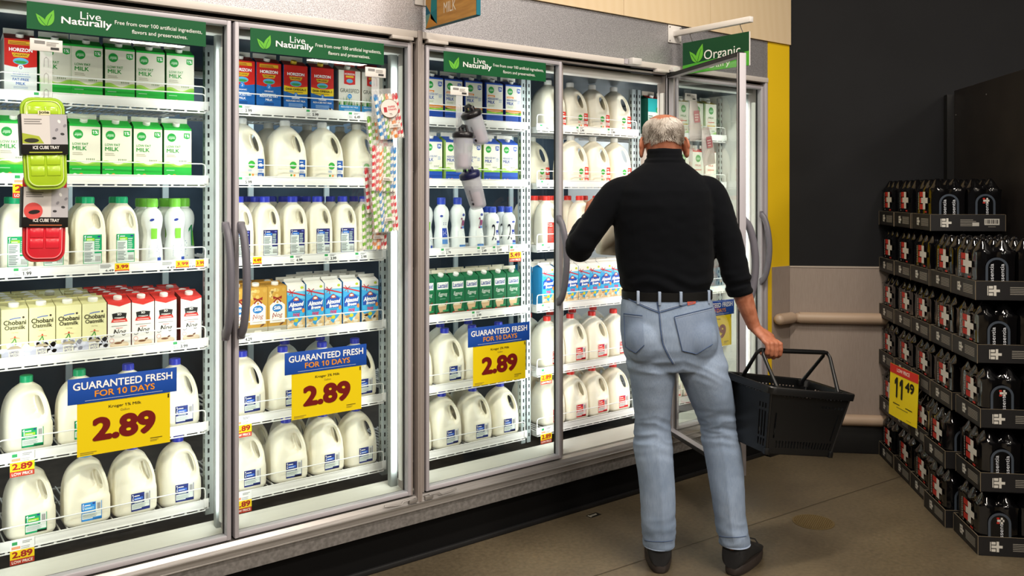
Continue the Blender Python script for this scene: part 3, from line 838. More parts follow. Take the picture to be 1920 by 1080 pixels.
def horizon_head(A, w, h, y0, strip=True):
    A.poly([(0, y0 + h * .03), (w * .25, y0 + h * .008), (w * .5, y0), (w * .75, y0 + h * .008), (w, y0 + h * .03), (w, h), (0, h)], '#d3241c', 2)
    if strip: A.rect(w * .12, h * .90, w * .88, h * .97, '#efb32a', 3); A.lines(w * .15, h * .91, w * .85, h * .96, 2, '#8a3a16', 4)
    A.textc('HORIZON', w * .5, h * .78, h * .065, '#ffffff', 4, bold=.03, wmax=w * .72)
    A.poly([(w * .22, h * .755), (w * .78, h * .755), (w * .72, h * .685), (w * .28, h * .685)], '#f2c52c', 3)
    A.textc('ORGANIC', w * .5, h * .70, h * .04, '#7a2a12', 5, bold=.02, wmax=w * .46)
    A.ell(w * .5, h * .61, w * .24, h * .06, '#63b7dd', 3, 20); A.poly([(w * .28, h * .6), (w * .4, h * .565), (w * .6, h * .565), (w * .72, h * .6), (w * .6, h * .62), (w * .4, h * .62)], '#3f9b4d', 4)
def seals(A, w, h):
    A.ell(w * .16, h * .06, w * .07, h * .032, '#e6efe0', 3, 14); A.rect(w * .3, h * .035, w * .4, h * .08, '#49a86b', 3); A.rect(w * .48, h * .035, w * .57, h * .08, '#7fa5cf', 3)
def art_hz_blue(A, w, h):
    A.rect(0, 0, w, h, '#1765b4', 0); horizon_head(A, w, h, h * .50)
    A.ell(w * .5, h * .50, w * .10, w * .10, '#2c7fd0', 4); A.text('2', w * .46, h * .475, w * .54, h * .525, '#ffffff', 5)
    A.textc('ORGANIC', w * .5, h * .39, h * .032, '#ffffff', 4, bold=.02); A.lines(w * .22, h * .345, w * .78, h * .375, 1, '#c4dbf2', 3, ragged=False)
    A.textc('REDUCED FAT', w * .5, h * .28, h * .045, '#ffffff', 4, bold=.02, wmax=w * .82); A.textc('MILK', w * .5, h * .205, h * .05, '#ffffff', 4, bold=.02)
    A.lines(w * .3, h * .12, w * .7, h * .18, 2, '#0f3f78', 3, ragged=False); seals(A, w, h)
def art_hz_dha(A, w, h):
    A.rect(0, 0, w, h, '#1765b4', 0)
    A.poly([(0, h * .44), (w * .5, h * .38), (w, h * .40), (w, h * .62), (0, h * .62)], '#f4d01f', 1); horizon_head(A, w, h, h * .535, False)
    A.textc('DHA OMEGA-3', w * .5, h * .465, h * .05, '#2a2410', 4, bold=.02, wmax=w * .9); A.lines(w * .1, h * .425, w * .8, h * .45, 1, '#6e5c14', 4, ragged=False)
    A.ell(w * .5, h * .375, w * .085, w * .085, '#2c7fd0', 4); A.text('2', w * .465, h * .352, w * .535, h * .398, '#ffffff', 5)
    A.textc('ORGANIC', w * .5, h * .285, h * .03, '#ffffff', 4, bold=.02); A.textc('REDUCED FAT MILK', w * .5, h * .225, h * .036, '#ffffff', 4, bold=.02, wmax=w * .88)
    A.lines(w * .2, h * .12, w * .8, h * .2, 3, '#9cc0e6', 3, ragged=False); seals(A, w, h)
    A.ell(w * .86, h * .07, w * .13, h * .06, '#f0ebe2', 4, 16); A.ell(w * .84, h * .12, w * .05, h * .02, '#26242a', 5, 12)
def art_hz_skim(A, w, h):
    A.rect(0, 0, w, h, '#eef0ee', 0); horizon_head(A, w, h, h * .50)
    A.ell(w * .5, h * .50, w * .10, w * .10, '#f4f4f2', 4); A.text('0', w * .455, h * .47, w * .545, h * .53, '#274a9c', 5, bold=.01)
    A.textc('ORGANIC', w * .5, h * .375, h * .042, '#2c62b4', 4, bold=.02); A.lines(w * .2, h * .335, w * .8, h * .36, 1, '#7f9fcf', 3, ragged=False)
    A.textc('FAT-FREE', w * .5, h * .265, h * .045, '#2c62b4', 4, bold=.02); A.textc('MILK', w * .5, h * .19, h * .05, '#2c62b4', 4, bold=.02)
    A.lines(w * .28, h * .13, w * .72, h * .17, 2, '#9fb2cc', 3, ragged=False); seals(A, w, h)
def art_grass(A, w, h):
    A.rect(0, 0, w, h, '#ece7da', 0); A.rect(0, 0, w, h * .23, '#2a93d4', 1); A.text('REDUCED FAT MILK', w * .1, h * .17, w * .9, h * .205, '#eef6fb', bold=.02); A.lines(w * .25, h * .1, w * .75, h * .15, 2, '#bfe0f2', 3, ragged=False)
    A.poly([(w * .24, h * .70), (w * .5, h * .68), (w * .76, h * .70), (w * .76, h), (w * .24, h)], '#d3241c', 2)
    A.textc('HORIZON', w * .5, h * .90, h * .045, '#ffffff', 4, bold=.02, wmax=w * .46); A.rect(w * .32, h * .845, w * .68, h * .885, '#f2c52c', 3); A.ell(w * .5, h * .77, w * .15, h * .045, '#63b7dd', 3)
    A.textc('GRASSFED', w * .5, h * .51, h * .085, '#3a4a38', 4, wmax=w * .88)
    A.ell(w * .5, h * .43, w * .10, w * .10, '#2a93d4', 4); A.text('2%', w * .44, h * .41, w * .56, h * .45, '#ffffff', 5)
    rr = random.Random(3)
    for k in range(40):
        x = w * rr.random(); q = h * (.08 + .13 * rr.random()) * (1.2 - abs(x / w - .35)); l = (rr.random() - .5) * w * .12
        A.poly([(x - w * .012, h * .23), (x + w * .012, h * .23), (x + l, h * .23 + q)], rr.choice(['#3d8a3a', '#5aa544', '#2f7434']), 2)
def art_oat(A, w, h):
    A.rect(0, 0, w, h, '#e8e2ad', 0); A.rect(0, 0, w, h * .24, '#cfd0e2', 1)
    rr = random.Random(5)
    for k in range(14): A.ell(w * rr.random(), h * (.10 + .2 * rr.random()), w * .11, h * .055, rr.choice(['#dcdcea', '#c3c5de', '#e6e4ea']), 2, 12)
    A.stroke([(w * .3, h * .80), (w * .5, h * .82), (w * .72, h * .825)], h * .02, '#5b6fb4', 3); A.ell(w * .82, h * .83, w * .045, h * .022, '#473a33', 3, 12)
    A.textc('Chobani', w * .5, h * .69, h * .095, '#2f2d1c', 4, bold=.025, wmax=w * .84); A.textc('Oatmilk', w * .5, h * .60, h * .08, '#2f2d1c', 4, bold=.02, wmax=w * .76)
    A.textc('Oat Nog', w * .5, h * .525, h * .03, '#9a946a', 4)
    A.stroke([(w * .33, h * .33), (w * .42, h * .36), (w * .5, h * .43)], h * .018, '#3c8f3e', 3); A.stroke([(w * .5, h * .43), (w * .54, h * .36), (w * .53, h * .30)], h * .018, '#3c8f3e', 3); A.stroke([(w * .33, h * .425), (w * .5, h * .44), (w * .68, h * .425)], h * .008, '#d24a34', 3); A.ell(w * .5, h * .455, w * .035, h * .018, '#d24a34', 4, 10)
    A.poly([(w * .2, h * .22), (w * .35, h * .275), (w * .6, h * .28), (w * .78, h * .22)], '#b9a98f', 3)
    A.rect(w * .27, h * .06, w * .68, h * .2, '#f1eddc', 3); A.text('LIMITED', w * .31, h * .135, w * .64, h * .18, '#3d3f86', bold=.02); A.text('BATCH', w * .33, h * .075, w * .62, h * .12, '#3d3f86', bold=.02)
def art_cnog(A, w, h):
    A.rect(0, 0, w, h, '#ece8e2', 0)
    A.poly([(0, h), (0, h * .965), (w * .5, h * .90), (w, h * .965), (w, h)], '#d5342c', 1)
    A.poly([(w * .22, h * .64), (w * .5, h * .655), (w * .78, h * .64), (w * .82, h * .755), (w * .5, h * .775), (w * .18, h * .755)], '#1b1a1a', 2)
    A.textc('SO', w * .5, h * .715, h * .048, '#f3f0ea', 4, bold=.03); A.lines(w * .28, h * .66, w * .72, h * .695, 1, '#d8d4cc', 4, ragged=False)
    A.poly([(w * .14, h * .575), (w * .86, h * .575), (w * .8, h * .645), (w * .2, h * .645)], '#d5342c', 3); A.lines(w * .24, h * .595, w * .76, h * .625, 1, '#f7dcd4', 4, ragged=False)
    A.lines(w * .16, h * .49, w * .84, h * .515, 1, '#8b8780', 3, ragged=False); A.lines(w * .35, h * .445, w * .65, h * .47, 1, '#d97a6e', 3, ragged=False)
    A.text('Nog', w * .24, h * .29, w * .80, h * .43, '#23201e', 4, shear=.25, bold=-.005); A.stroke([(w * .10, h * .30), (w * .17, h * .28), (w * .26, h * .30), (w * .34, h * .42)], h * .01, '#23201e', 4)
    A.rect(w * .1, 0, w * .9, h * .12, '#d9bd9d', 1); A.ell(w * .5, h * .12, w * .4, h * .055, '#e6d2b6', 2); A.ell(w * .45, h * .14, w * .17, h * .02, '#7d4f33', 3); A.ell(w * .64, h * .18, w * .08, h * .016, '#6b3f2a', 3, 12, .5)
    A.ring(w * .17, h * .2, w * .1, w * .1, .0012, '#d97a6e', 3)
def art_almond(A, w, h):
    A.rect(0, 0, w, h, '#39a4dc', 0); A.rect(0, h * .86, w, h, '#ece9e2', 1)
    A.poly([(0, h * .80), (w, h * .68), (w, h * .87), (0, h * .87)], '#6cc3e8', 1)
    A.poly([(0, h * .30), (w * .5, h * .10), (w, h * .34), (w, 0), (0, 0)], '#e2c48f', 1)
    rr = random.Random(8)
    for k in range(8): A.ell(w * (.1 + .8 * rr.random()), h * (.03 + .19 * rr.random()), w * .15, h * .035, rr.choice(['#f0dbb0', '#c98a4a', '#e5bd7c', '#f3e7cf']), 2, 12, rr.random())
    A.poly([(w * .06, h * .64), (w * .5, h * .76), (w * .94, h * .64), (w * .94, h * .44), (w * .06, h * .44)], '#1d4fae', 2)
    A.poly([(w * .06, h * .44), (w * .94, h * .44), (w * .94, h * .36), (w * .5, h * .22), (w * .06, h * .36)], '#3fb0e2', 2)
    A.poly([(w * .34, h * .66), (w * .66, h * .66), (w * .62, h * .72), (w * .5, h * .745), (w * .38, h * .72)], '#c95f33', 3); A.ell(w * .5, h * .695, w * .10, h * .022, '#f0e6da', 4, 12)
    A.text('Almond', w * .10, h * .535, w * .92, h * .635, '#ffffff', 4, shear=.22, bold=.035, rot=.06); A.text('Breeze', w * .26, h * .455, w * .80, h * .525, '#ffffff', 4, shear=.22, bold=.03, rot=.06)
    A.lines(w * .3, h * .405, w * .72, h * .43, 1, '#164a86', 4, ragged=False); A.text('nog', w * .32, h * .30, w * .70, h * .39, '#d13a70', 4, bold=.03, shear=.1)
    A.ell(w * .5, h * .235, w * .12, h * .042, '#d9d21f', 4, 16)
    A.stroke([(0, h * .875), (w * .5, h * .82), (w, h * .765)], h * .028, '#c9202c', 4); A.stroke([(w * .1, h * .80), (w * .25, h * .85), (w * .3, h * .76)], h * .018, '#b01a26', 5); A.stroke([(w * .1, h * .92), (w * .25, h * .85), (w * .42, h * .90)], h * .018, '#b01a26', 5)
    A.ell(w * .82, h * .94, w * .09, h * .03, '#b9c72a', 3, 14); A.ell(w * .9, h * .44, w * .08, h * .05, '#ef8f3a', 4, 12)
def art_silk(A, w, h):
    A.rect(0, 0, w, h, '#c4953c', 0)
    rr = random.Random(9)
    for k in range(9): A.ell(w * (.12 + .76 * rr.random()), h * (.72 + .22 * rr.random()), w * .09, w * .09, rr.choice(['#d8b15c', '#caa04a', '#e3c47c']), 1, 14)
    A.rect(0, 0, w, h * .16, '#b9b3a0', 1)
    A.poly([(w * .1, h * .23), (w * .9, h * .23), (w * .9, h * .60), (w * .62, h * .70), (w * .38, h * .70), (w * .1, h * .60)], '#f1ebdf', 2)
    for sg in (-1, 1):
        A.poly([(w * .5, h * .755), (w * (.5 + sg * .24), h * .80), (w * (.5 + sg * .22), h * .73)], '#8e1f1c', 3); A.stroke([(w * .5, h * .755), (w * (.5 + sg * .2), h * .66)], h * .028, '#8e1f1c', 3)
    A.ell(w * .5, h * .665, w * .06, w * .06, '#b98a3a', 3, 14); A.ell(w * .5, h * .54, w * .27, h * .082, '#1f72b8', 3, 20, .15); A.text('Silk', w * .30, h * .505, w * .70, h * .58, '#ffffff', 4, shear=.2, bold=.02)
    A.text('Nog', w * .22, h * .32, w * .78, h * .44, '#9a2430', 4, shear=.25); A.stroke([(w * .12, h * .30), (w * .22, h * .31), (w * .3, h * .38)], h * .01, '#9a2430', 4); A.lines(w * .22, h * .27, w * .72, h * .29, 1, '#b09a86', 4, ragged=False)
    A.ell(w * .72, h * .2, w * .13, h * .018, '#6b4026', 4, 10, .5); A.poly([(w * .25, 0), (w * .75, 0), (w * .66, h * .1), (w * .34, h * .1)], '#e6e0d2', 2)
def art_eggnog(A, w, h):
    A.rect(0, 0, w, h, '#12663e', 0)
    A.rect(w * .1, h * .71, w * .9, h * .90, '#f0efe8', 2); A.text('Lactaid', w * .15, h * .75, w * .85, h * .87, '#233c92', 4, bold=.02, shear=.1)
    A.stroke([(w * .1, h * .685), (w * .5, h * .705), (w * .9, h * .685)], h * .012, '#2f9a5d', 3)
    A.text('Eggnog', w * .2, h * .51, w * .82, h * .63, '#e6efe2', 4, shear=.25); A.lines(w * .3, h * .45, w * .7, h * .475, 1, '#8dbf9f', 3, ragged=False)
    A.poly([(w * .15, h * .27), (w * .80, h * .32), (w * .72, h * .12), (w * .28, h * .1)], '#d7b389', 2); A.ell(w * .48, h * .295, w * .33, h * .035, '#ecd9b8', 3, 16, .08); A.ell(w * .75, h * .34, w * .14, h * .03, '#6a3f26', 4, 12, .8)
    A.rect(w * .28, 0, w, h * .10, '#7a5b40', 1); A.ell(w * .2, h * .07, w * .09, h * .035, '#c3322c', 3, 14); A.rect(w * .5, h * .12, w * .9, h * .16, '#2f9a5d', 4)
def art_plain(dot, stripe, cut):
    def f(A, w, h):
        A.rect(0, 0, w, h, '#ece8d8', 0); A.rect(0, 0, w, h * .07, cut, 1); hills(A, w, h, h * .07, '#b6da7c', '#8cc75c')
        organic_dot(A, w, h, .5, .80, w * .22, dot); A.lines(w * .2, h * .44, w * .8, h * .5, 1, '#d9775e', 3, ragged=False); A.rect(w * .12, h * .31, w * .88, h * .36, stripe, 3)
        A.text('MILK', w * .25, h * .56, w * .75, h * .62, '#4c8f4c' if cut != '#cf3a30' else '#c8493c', 3, bold=.01)
    return f
def art_teal(A, w, h):
    A.rect(0, 0, w, h, '#dfe9dc', 0); A.rect(0, h * .62, w, h, '#2aa7a8', 1); A.rect(0, 0, w * .30, h * .62, '#cfe3d8', 1); A.rect(0, 0, w, h * .12, '#3c8a3d', 1)
    organic_dot(A, w, h, .84, .68, w * .2); A.text('100', w * .62, h * .42, w * .95, h * .54, '#2f5a3a'); A.text('GRASS', w * .62, h * .34, w * .95, h * .39, '#2f7a4a')
    A.lines(w * .04, h * .2, w * .45, h * .55, 6, '#5c6a60', 3)

def bottle(name, h, r, capc, caph, design):
    root = thing(name, 'white plastic milk bottle with waist', 'milk bottle')
    m = MB(); Mb = mat('bottle_white', '#e4e8e6', 0.35); hb = h - caph
    P = [(.0, 0), (.88, .004), (1, .02), (1, .16), (.97, .28), (.86, .42), (.80, .50), (.84, .58), (.96, .68), (1, .76), (.97, .83), (.84, .90), (.62, .95), (.50, .965), (.50, 1.0)]
    prof = [(r * a, hb * (b if b > .01 else b)) for a, b in P]
    fine = []
    for (r0, z0), (r1, z1) in zip(prof, prof[1:]):
        for k in range(3):
            t = k / 3; fine.append((r0 + (r1 - r0) * t, z0 + (z1 - z0) * t))
    fine.append(prof[-1])
    m.lathe(fine, Mb, 28, Matrix.Translation((0, r, 0)))
    def rad(z):
        for (r0, z0), (r1, z1) in zip(fine, fine[1:]):
            if z0 <= z <= z1: return r0 + (r1 - r0) * ((z - z0) / max(z1 - z0, 1e-6))
        return r
    A = Art(); W = r
    if design == 'green':
        A.ell(-.2 * W, hb * .77, W * .22, hb * .022, '#2c3f96', 3, 14, .3); A.rect(-.3 * W, hb * .44, .35 * W, hb * .62, '#7cc43a', 2, nx=6); A.lines(-.2 * W, hb * .5, .3 * W, hb * .58, 2, '#e8f6dc', 3); A.lines(-.5 * W, hb * .13, .6 * W, hb * .34, 7, '#8f9fb8', 2); A.rect(.3 * W, hb * .06, .7 * W, hb * .12, '#2f4fae', 2, nx=3)
    elif design == 'green_one':
        A.text('1', .15 * W, hb * .28, .55 * W, hb * .66, '#16814c', 3, bold=.01); A.rect(.6 * W, hb * .28, .95 * W, hb * .55, '#7cc43a', 2, nx=4); A.lines(-.8 * W, hb * .1, 0, hb * .4, 8, '#8f9fb8', 2); A.ell(-.5 * W, hb * .78, W * .2, hb * .02, '#2c3f96', 3, 14, .3)
    elif design == 'blue':
        A.ell(-.55 * W, hb * .74, W * .2, hb * .025, '#2c3f96', 3, 14); A.rect(-.45 * W, hb * .26, .35 * W, hb * .48, '#2444a8', 2, nx=6); A.lines(-.3 * W, hb * .33, .2 * W, hb * .44, 3, '#ffffff', 3); A.rect(-.45 * W, hb * .14, .35 * W, hb * .24, '#5a8fd0', 2, nx=6); A.lines(-.3 * W, hb * .55, .4 * W, hb * .62, 2, '#8088a8', 2)
    elif design == 'two':
        A.ell(.25 * W, hb * .76, W * .24, hb * .03, '#2c3f96', 3, 16); A.text('2', -.2 * W, hb * .46, .12 * W, hb * .70, '#7a2a58', 3); A.rect(.1 * W, hb * .52, .6 * W, hb * .64, '#8a3468', 2, nx=4); A.rect(.1 * W, hb * .46, .6 * W, hb * .51, '#4a7fc8', 2, nx=4); A.lines(-.6 * W, hb * .3, .6 * W, hb * .42, 4, '#8f9fb8', 2); A.rect(-.4 * W, hb * .06, .7 * W, hb * .11, '#5a8fd0', 2, nx=5)
    elif design == 'small_two':
        A.text('2', -.75 * W, hb * .22, -.1 * W, hb * .66, '#1b1e2e', 3, bold=.0); A.ell(.2 * W, hb * .72, W * .28, hb * .03, '#2c3f96', 3, 16); A.rect(.0, hb * .14, .75 * W, hb * .50, '#22358c', 2, nx=5); A.lines(.1 * W, hb * .25, .6 * W, hb * .45, 4, '#dfe6f2', 3); A.rect(.0, hb * .08, .75 * W, hb * .13, '#5aa0e0', 2, nx=5)
    def fn(x, y, l):
        q = rad(y) + .0004 + .0002 * l; t = x / r
        return Vector((q * sin(t), r - q * cos(t), y))
    m.art(A, fn)
    m.build('bottle_body', root)
    cap_mb(r * .56, hb - .002, caph, mat('cap_' + capc.lstrip('#'), capc, 0.4), 0, r).build('cap', root)
    return root

# --------------------------------------------------------------- prototypes (made on first use, then copied)
KINDS = {
    'gal_green': lambda: make_jug('gallon', 'green'), 'gal_sky': lambda: make_jug('gallon', 'sky'), 'gal_navy': lambda: make_jug('gallon', 'navy'), 'gal_red': lambda: make_jug('gallon', 'red'),
    'gal_ob': lambda: make_jug('gallon', 'organic_blue'), 'gal_or': lambda: make_jug('gallon', 'organic_red'),
    'half_green': lambda: make_jug('half', 'green'), 'half_navy': lambda: make_jug('half', 'navy'), 'half_red': lambda: make_jug('half', 'red'),
    'low': lambda: carton('milk_carton', .099, .095, .190, (.213, .231), '#1fae3c', '#f0ede4', '#e9e3d2', '#1d9a38', art_low, 'milk carton'),
    'red2v': lambda: carton('milk_carton', .095, .092, .196, (.217, .235), '#1d4198', '#f0ede4', '#ece8da', '#1f459c', lambda A, w, h: art_red2(A, w, h, '#ee8f3c'), 'milk carton'),
    'red2': lambda: carton('milk_carton', .095, .092, .190, (.213, .231), '#2450b0', '#f0ede4', '#ece8da', '#9fc06a', art_red2, 'milk carton'),
    'hz_skim': lambda: carton('milk_carton', .097, .095, .190, (.213, .231), '#8e1f1c', '#f0ede4', '#eef0ee', '#dfe3e0', art_hz_skim, 'milk carton'),
    'hz_blue': lambda: carton('milk_carton', .101, .095, .190, (.213, .231), '#8e1f1c', '#f0ede4', '#1765b4', '#15538f', art_hz_blue, 'milk carton'),
    'hz_dha': lambda: carton('milk_carton', .101, .095, .190, (.213, .231), '#a8221c', '#f0c92a', '#1765b4', '#15538f', art_hz_dha, 'milk carton'),
    'grass': lambda: carton('milk_carton', .101, .095, .190, (.213, .231), '#d8cdb6', '#f0ede4', '#ece7da', '#c9b79e', art_grass, 'milk carton', fin='#b3302a'),
    'oat': lambda: carton('oat_milk_carton', .079, .080, .172, .016, '#d9d49b', '#f2f0ea', '#e8e2ad', '#d9d39c', art_oat, 'oat milk carton', capr=.0165),
    'cnog': lambda: carton('nog_carton', .077, .078, .172, .016, '#d5342c', '#f2f0ea', '#ece8e2', '#8b2c26', art_cnog, 'nog carton', capr=.0145),
    'almond': lambda: carton('nog_carton', .078, .078, .187, (.202, .212), '#ece9e2', None, '#39a4dc', '#2f8fc8', art_almond, 'nog carton', fin='#f2efe8'),
    'silk': lambda: carton('nog_carton', .079, .078, .188, .012, '#b98a35', '#f2f0ea', '#c4953c', '#a87c2e', art_silk, 'nog carton', capr=.0145),
    'eggnog': lambda: carton('eggnog_carton', .077, .076, .172, (.192, .208), '#12663e', '#e9e7e2', '#12663e', '#0e5433', art_eggnog, 'eggnog carton', fin='#e6dcc4', capr=.0135),
    'plain_y': lambda: carton('milk_carton', .097, .095, .196, (.217, .235), '#dfc63a', '#f0ede4', '#ece8d8', '#cfe0b6', art_plain('#2f9a3c', '#e6b92e', '#4aa84e'), 'milk carton'),
    'plain_r': lambda: carton('milk_carton', .097, .095, .190, (.213, .231), '#d8453a', '#f0ede4', '#ece8d8', '#e9d9cc', art_plain('#2f9a3c', '#f0e8d8', '#cf3a30'), 'milk carton'),
    'teal': lambda: carton('milk_carton', .101, .095, .196, (.217, .24), '#b3241e', '#f0ede4', '#dfe9dc', '#1c5a4a', art_teal, 'milk carton', fin='#cfc4b4'),
    'bot_green': lambda: bottle('milk_bottle', .245, .0375, '#76c63e', .032, 'green'), 'bot_one': lambda: bottle('milk_bottle', .245, .0375, '#76c63e', .032, 'green_one'),
    'bot_blue': lambda: bottle('milk_bottle', .245, .0365, '#2b46b8', .032, 'blue'), 'bot_two': lambda: bottle('milk_bottle', .245, .0365, '#2b46b8', .032, 'two'), 'bot_small': lambda: bottle('milk_bottle', .200, .034, '#2447b4', .028, 'small_two'),
}
PROTO = {}
ZB = -0.0148                     # wire deck sits a little below the top of the price rail
def place(kind, bay, shelf, x, y, label, group, rot=0.0, z=None):
    z = SHZ[shelf] + ZB if z is None else z
    if kind not in PROTO: PROTO[kind] = KINDS[kind](); r = PROTO[kind]
    else: r = copy_tree(PROTO[kind])
    r.location = (x, y, z); r.rotation_euler = (0, 0, rot)
    tag(r, label, r['category'], group)
    return r
rnd = random.Random(21)
ROWN = ['front row', 'second row', 'third row', 'fourth row', 'fifth row']
def row(bay, shelf, items, y=0.245, r=0, depth=None, desc=None, group=None, jit=0.006, rots=radians(4)):
    """items: (kind, x). Names each by what it is, its place among the ones like it, its shelf and door."""
    seen = {}
    tot = {}
    for k, x in items: tot[k] = tot.get(k, 0) + 1
    for k, x in items:
        i = seen.get(k, 0); seen[k] = i + 1
        d = DESC[k]
        if tot[k] > 1: who = ('rightmost ' if i == tot[k] - 1 else 'leftmost ' if i == 0 else ORD[i] + ' ') + d
        else: who = d
        lab = '%s, %s of %s shelf, %s door' % (who, ROWN[r], SHN[shelf], DRN[bay])
        place(k, bay, shelf, x, y + rnd.uniform(0, jit), lab, GRP[k] + ' on the %s shelf of the %s door' % (SHN[shelf], DRN[bay]), rnd.uniform(-rots, rots))
DESC = {'gal_green': 'gallon milk jug with green cap', 'gal_sky': 'gallon milk jug with light blue cap', 'gal_navy': 'gallon milk jug with blue cap', 'gal_red': 'gallon milk jug with red cap',
        'gal_ob': 'white capped gallon jug, blue label', 'gal_or': 'white capped gallon jug, red label',
        'half_green': 'green capped half gallon jug', 'half_navy': 'blue capped half gallon jug', 'half_red': 'red capped half gallon jug',
        'low': 'green and cream milk carton', 'red2v': 'blue milk carton with orange band', 'red2': 'blue and cream milk carton',
        'hz_skim': 'white carton with red top', 'hz_blue': 'red and blue milk carton', 'hz_dha': 'red yellow blue carton', 'grass': 'cream carton with grass picture',
        'oat': 'pale yellow oat milk carton', 'cnog': 'white nog carton, red top', 'almond': 'sky blue almond nog carton', 'silk': 'gold nog carton with bow', 'eggnog': 'dark green eggnog carton',
        'plain_y': 'cream carton with yellow top', 'plain_r': 'cream carton with red top', 'teal': 'teal carton with red gable',
        'bot_green': 'waisted white bottle, green cap', 'bot_one': 'green capped bottle marked 1', 'bot_blue': 'tall bottle with blue square', 'bot_two': 'tall bottle with plum square', 'bot_small': 'short blue capped bottle'}
GRP = {}
for k in DESC:
    GRP[k] = 'gallon milk jugs' if k.startswith('gal') else 'half gallon milk jugs' if k.startswith('half') else 'milk bottles' if k.startswith('bot') else 'cartons'
R = row
def same(k, xs): return [(k, x) for x in xs]
def rows(bay, shelf, items, n, dy, y=0.245, **kw):
    for r in range(n): row(bay, shelf, [(k, x + rnd.uniform(-.004, .004) * (r > 0)) for k, x in items], y + r * dy, r, **kw)
# leftmost door
rows(0, 0, [('hz_skim', .468)] + same('low', (.574, .673, .781, .886, .992)), 1, .1, rots=radians(1.5))
rows(0, 1, same('low', (.449, .558, .666, .771, .877, .983)), 2, .10, rots=radians(1.5))
rows(0, 2, same('half_green', (.459, .566, .690, .799)), 2, .108)
row(0, 2, [('bot_green', .899), ('bot_green', .985)], .247); row(0, 2, [('bot_green', .893), ('bot_green', .972), ('bot_one', 1.045)], .325, 1); row(0, 2, [('bot_green', .905), ('bot_one', .99)], .403, 2)
oc = same('oat', (.450, .532, .614, .696)) + same('cnog', (.778, .859, .939, 1.031))
rows(0, 3, oc, 2, .0815, rots=radians(.6), jit=.0004); row(0, 3, oc[:2] + oc[4:7], .245 + .163, 2, rots=radians(.6), jit=.0004); row(0, 3, oc[:2] + [('oat', .696)] + oc[4:], .245 + .2445, 3, rots=radians(.6), jit=.0004); row(0, 3, oc[:4] + oc[4:6], .245 + .326, 4, rots=radians(.6), jit=.0004)
rows(0, 4, [('gal_green', .496), ('gal_green', .659), ('gal_navy', .827), ('gal_navy', 1.0)], 1, .1)
rows(0, 5, [('gal_green', .506), ('gal_sky', .681), ('gal_navy', .844), ('gal_navy', 1.0)], 1, .1)
# second door
rows(1, 0, same('hz_blue', (1.228, 1.336)) + same('hz_dha', (1.449, 1.565)) + same('grass', (1.690, 1.800)), 1, .1, rots=radians(1.5))
rows(1, 1, same('gal_ob', (1.262, 1.433, 1.604, 1.768)), 2, .158, rots=radians(7))
rows(1, 2, same('half_navy', (1.228, 1.342, 1.457, 1.568, 1.681, 1.786)), 3, .106)
si = same('silk', (1.212, 1.291, 1.372)); al = same('almond', (1.452, 1.533, 1.614, 1.700, 1.787))
rows(1, 3, si + al, 2, .083, rots=radians(1.5)); row(1, 3, si[:2] + al[1:], .245 + .166, 2); row(1, 3, al[2:], .245 + .25, 3)
rows(1, 4, same('gal_navy', (1.262, 1.431, 1.599, 1.762)), 1, .1, rots=radians(6)); row(1, 4, same('gal_navy', (1.50, 1.67)), .41, 1)
rows(1, 5, same('gal_navy', (1.262, 1.435, 1.604, 1.762)), 1, .1, rots=radians(6)); row(1, 5, same('gal_navy', (1.35, 1.52, 1.69)), .41, 1)
# third door
rows(2, 0, same('red2v', (1.998, 2.112, 2.222, 2.336, 2.454, 2.568)), 1, .1, rots=radians(1.5))
rows(2, 1, same('red2', (1.998, 2.109, 2.222, 2.330, 2.440, 2.549)), 1, .1, rots=radians(1.5))
row(2, 2, [('bot_green', 2.085), ('bot_blue', 2.178), ('bot_two', 2.270), ('bot_two', 2.371), ('bot_small', 2.470), ('bot_small', 2.564)], .247); row(2, 2, [('bot_small', 2.50), ('bot_small', 2.59)], .34, 1)
rows(2, 3, same('eggnog', (1.998, 2.080, 2.161, 2.241, 2.322, 2.404, 2.487, 2.567)), 2, .082, rots=radians(1.5))
rows(2, 4, same('gal_navy', (2.045, 2.221, 2.375, 2.53)), 1, .1); row(2, 4, same('gal_navy', (2.13, 2.30, 2.47)), .41, 1)
rows(2, 5, same('gal_navy', (2.035, 2.207, 2.373, 2.538)), 1, .1); row(2, 5, same('gal_navy', (2.29, 2.45)), .41, 1)
# open door
rows(3, 0, same('gal_or', (2.846, 3.002, 3.158, 3.314)), 1, .1, rots=radians(1.5))
row(3, 1, same('gal_or', (3.006, 3.162, 3.318)), .245, 0, rots=radians(1.5)); row(3, 1, same('gal_or', (2.90,)), .43, 1)
row(3, 2, same('half_red', (2.815, 3.045, 3.170, 3.290)), .245, 0); row(3, 2, same('half_red', (2.83, 2.95, 3.065, 3.18, 3.29)), .36, 1); row(3, 2, same('half_red', (2.86, 2.97, 3.08)), .47, 2)
rows(3, 3, same('almond', (2.790, 2.876, 2.950, 3.030, 3.108, 3.186, 3.264, 3.342)), 2, .083, rots=radians(2)); row(3, 3, same('almond', (2.81, 2.90, 2.99, 3.08)), .415, 2)
rows(3, 4, same('gal_red', (2.846, 3.003, 3.159, 3.315)), 2, .160, rots=radians(1.5))
rows(3, 5, same('gal_red', (2.846, 3.002, 3.158, 3.314)), 2, .160, rots=radians(1.5))
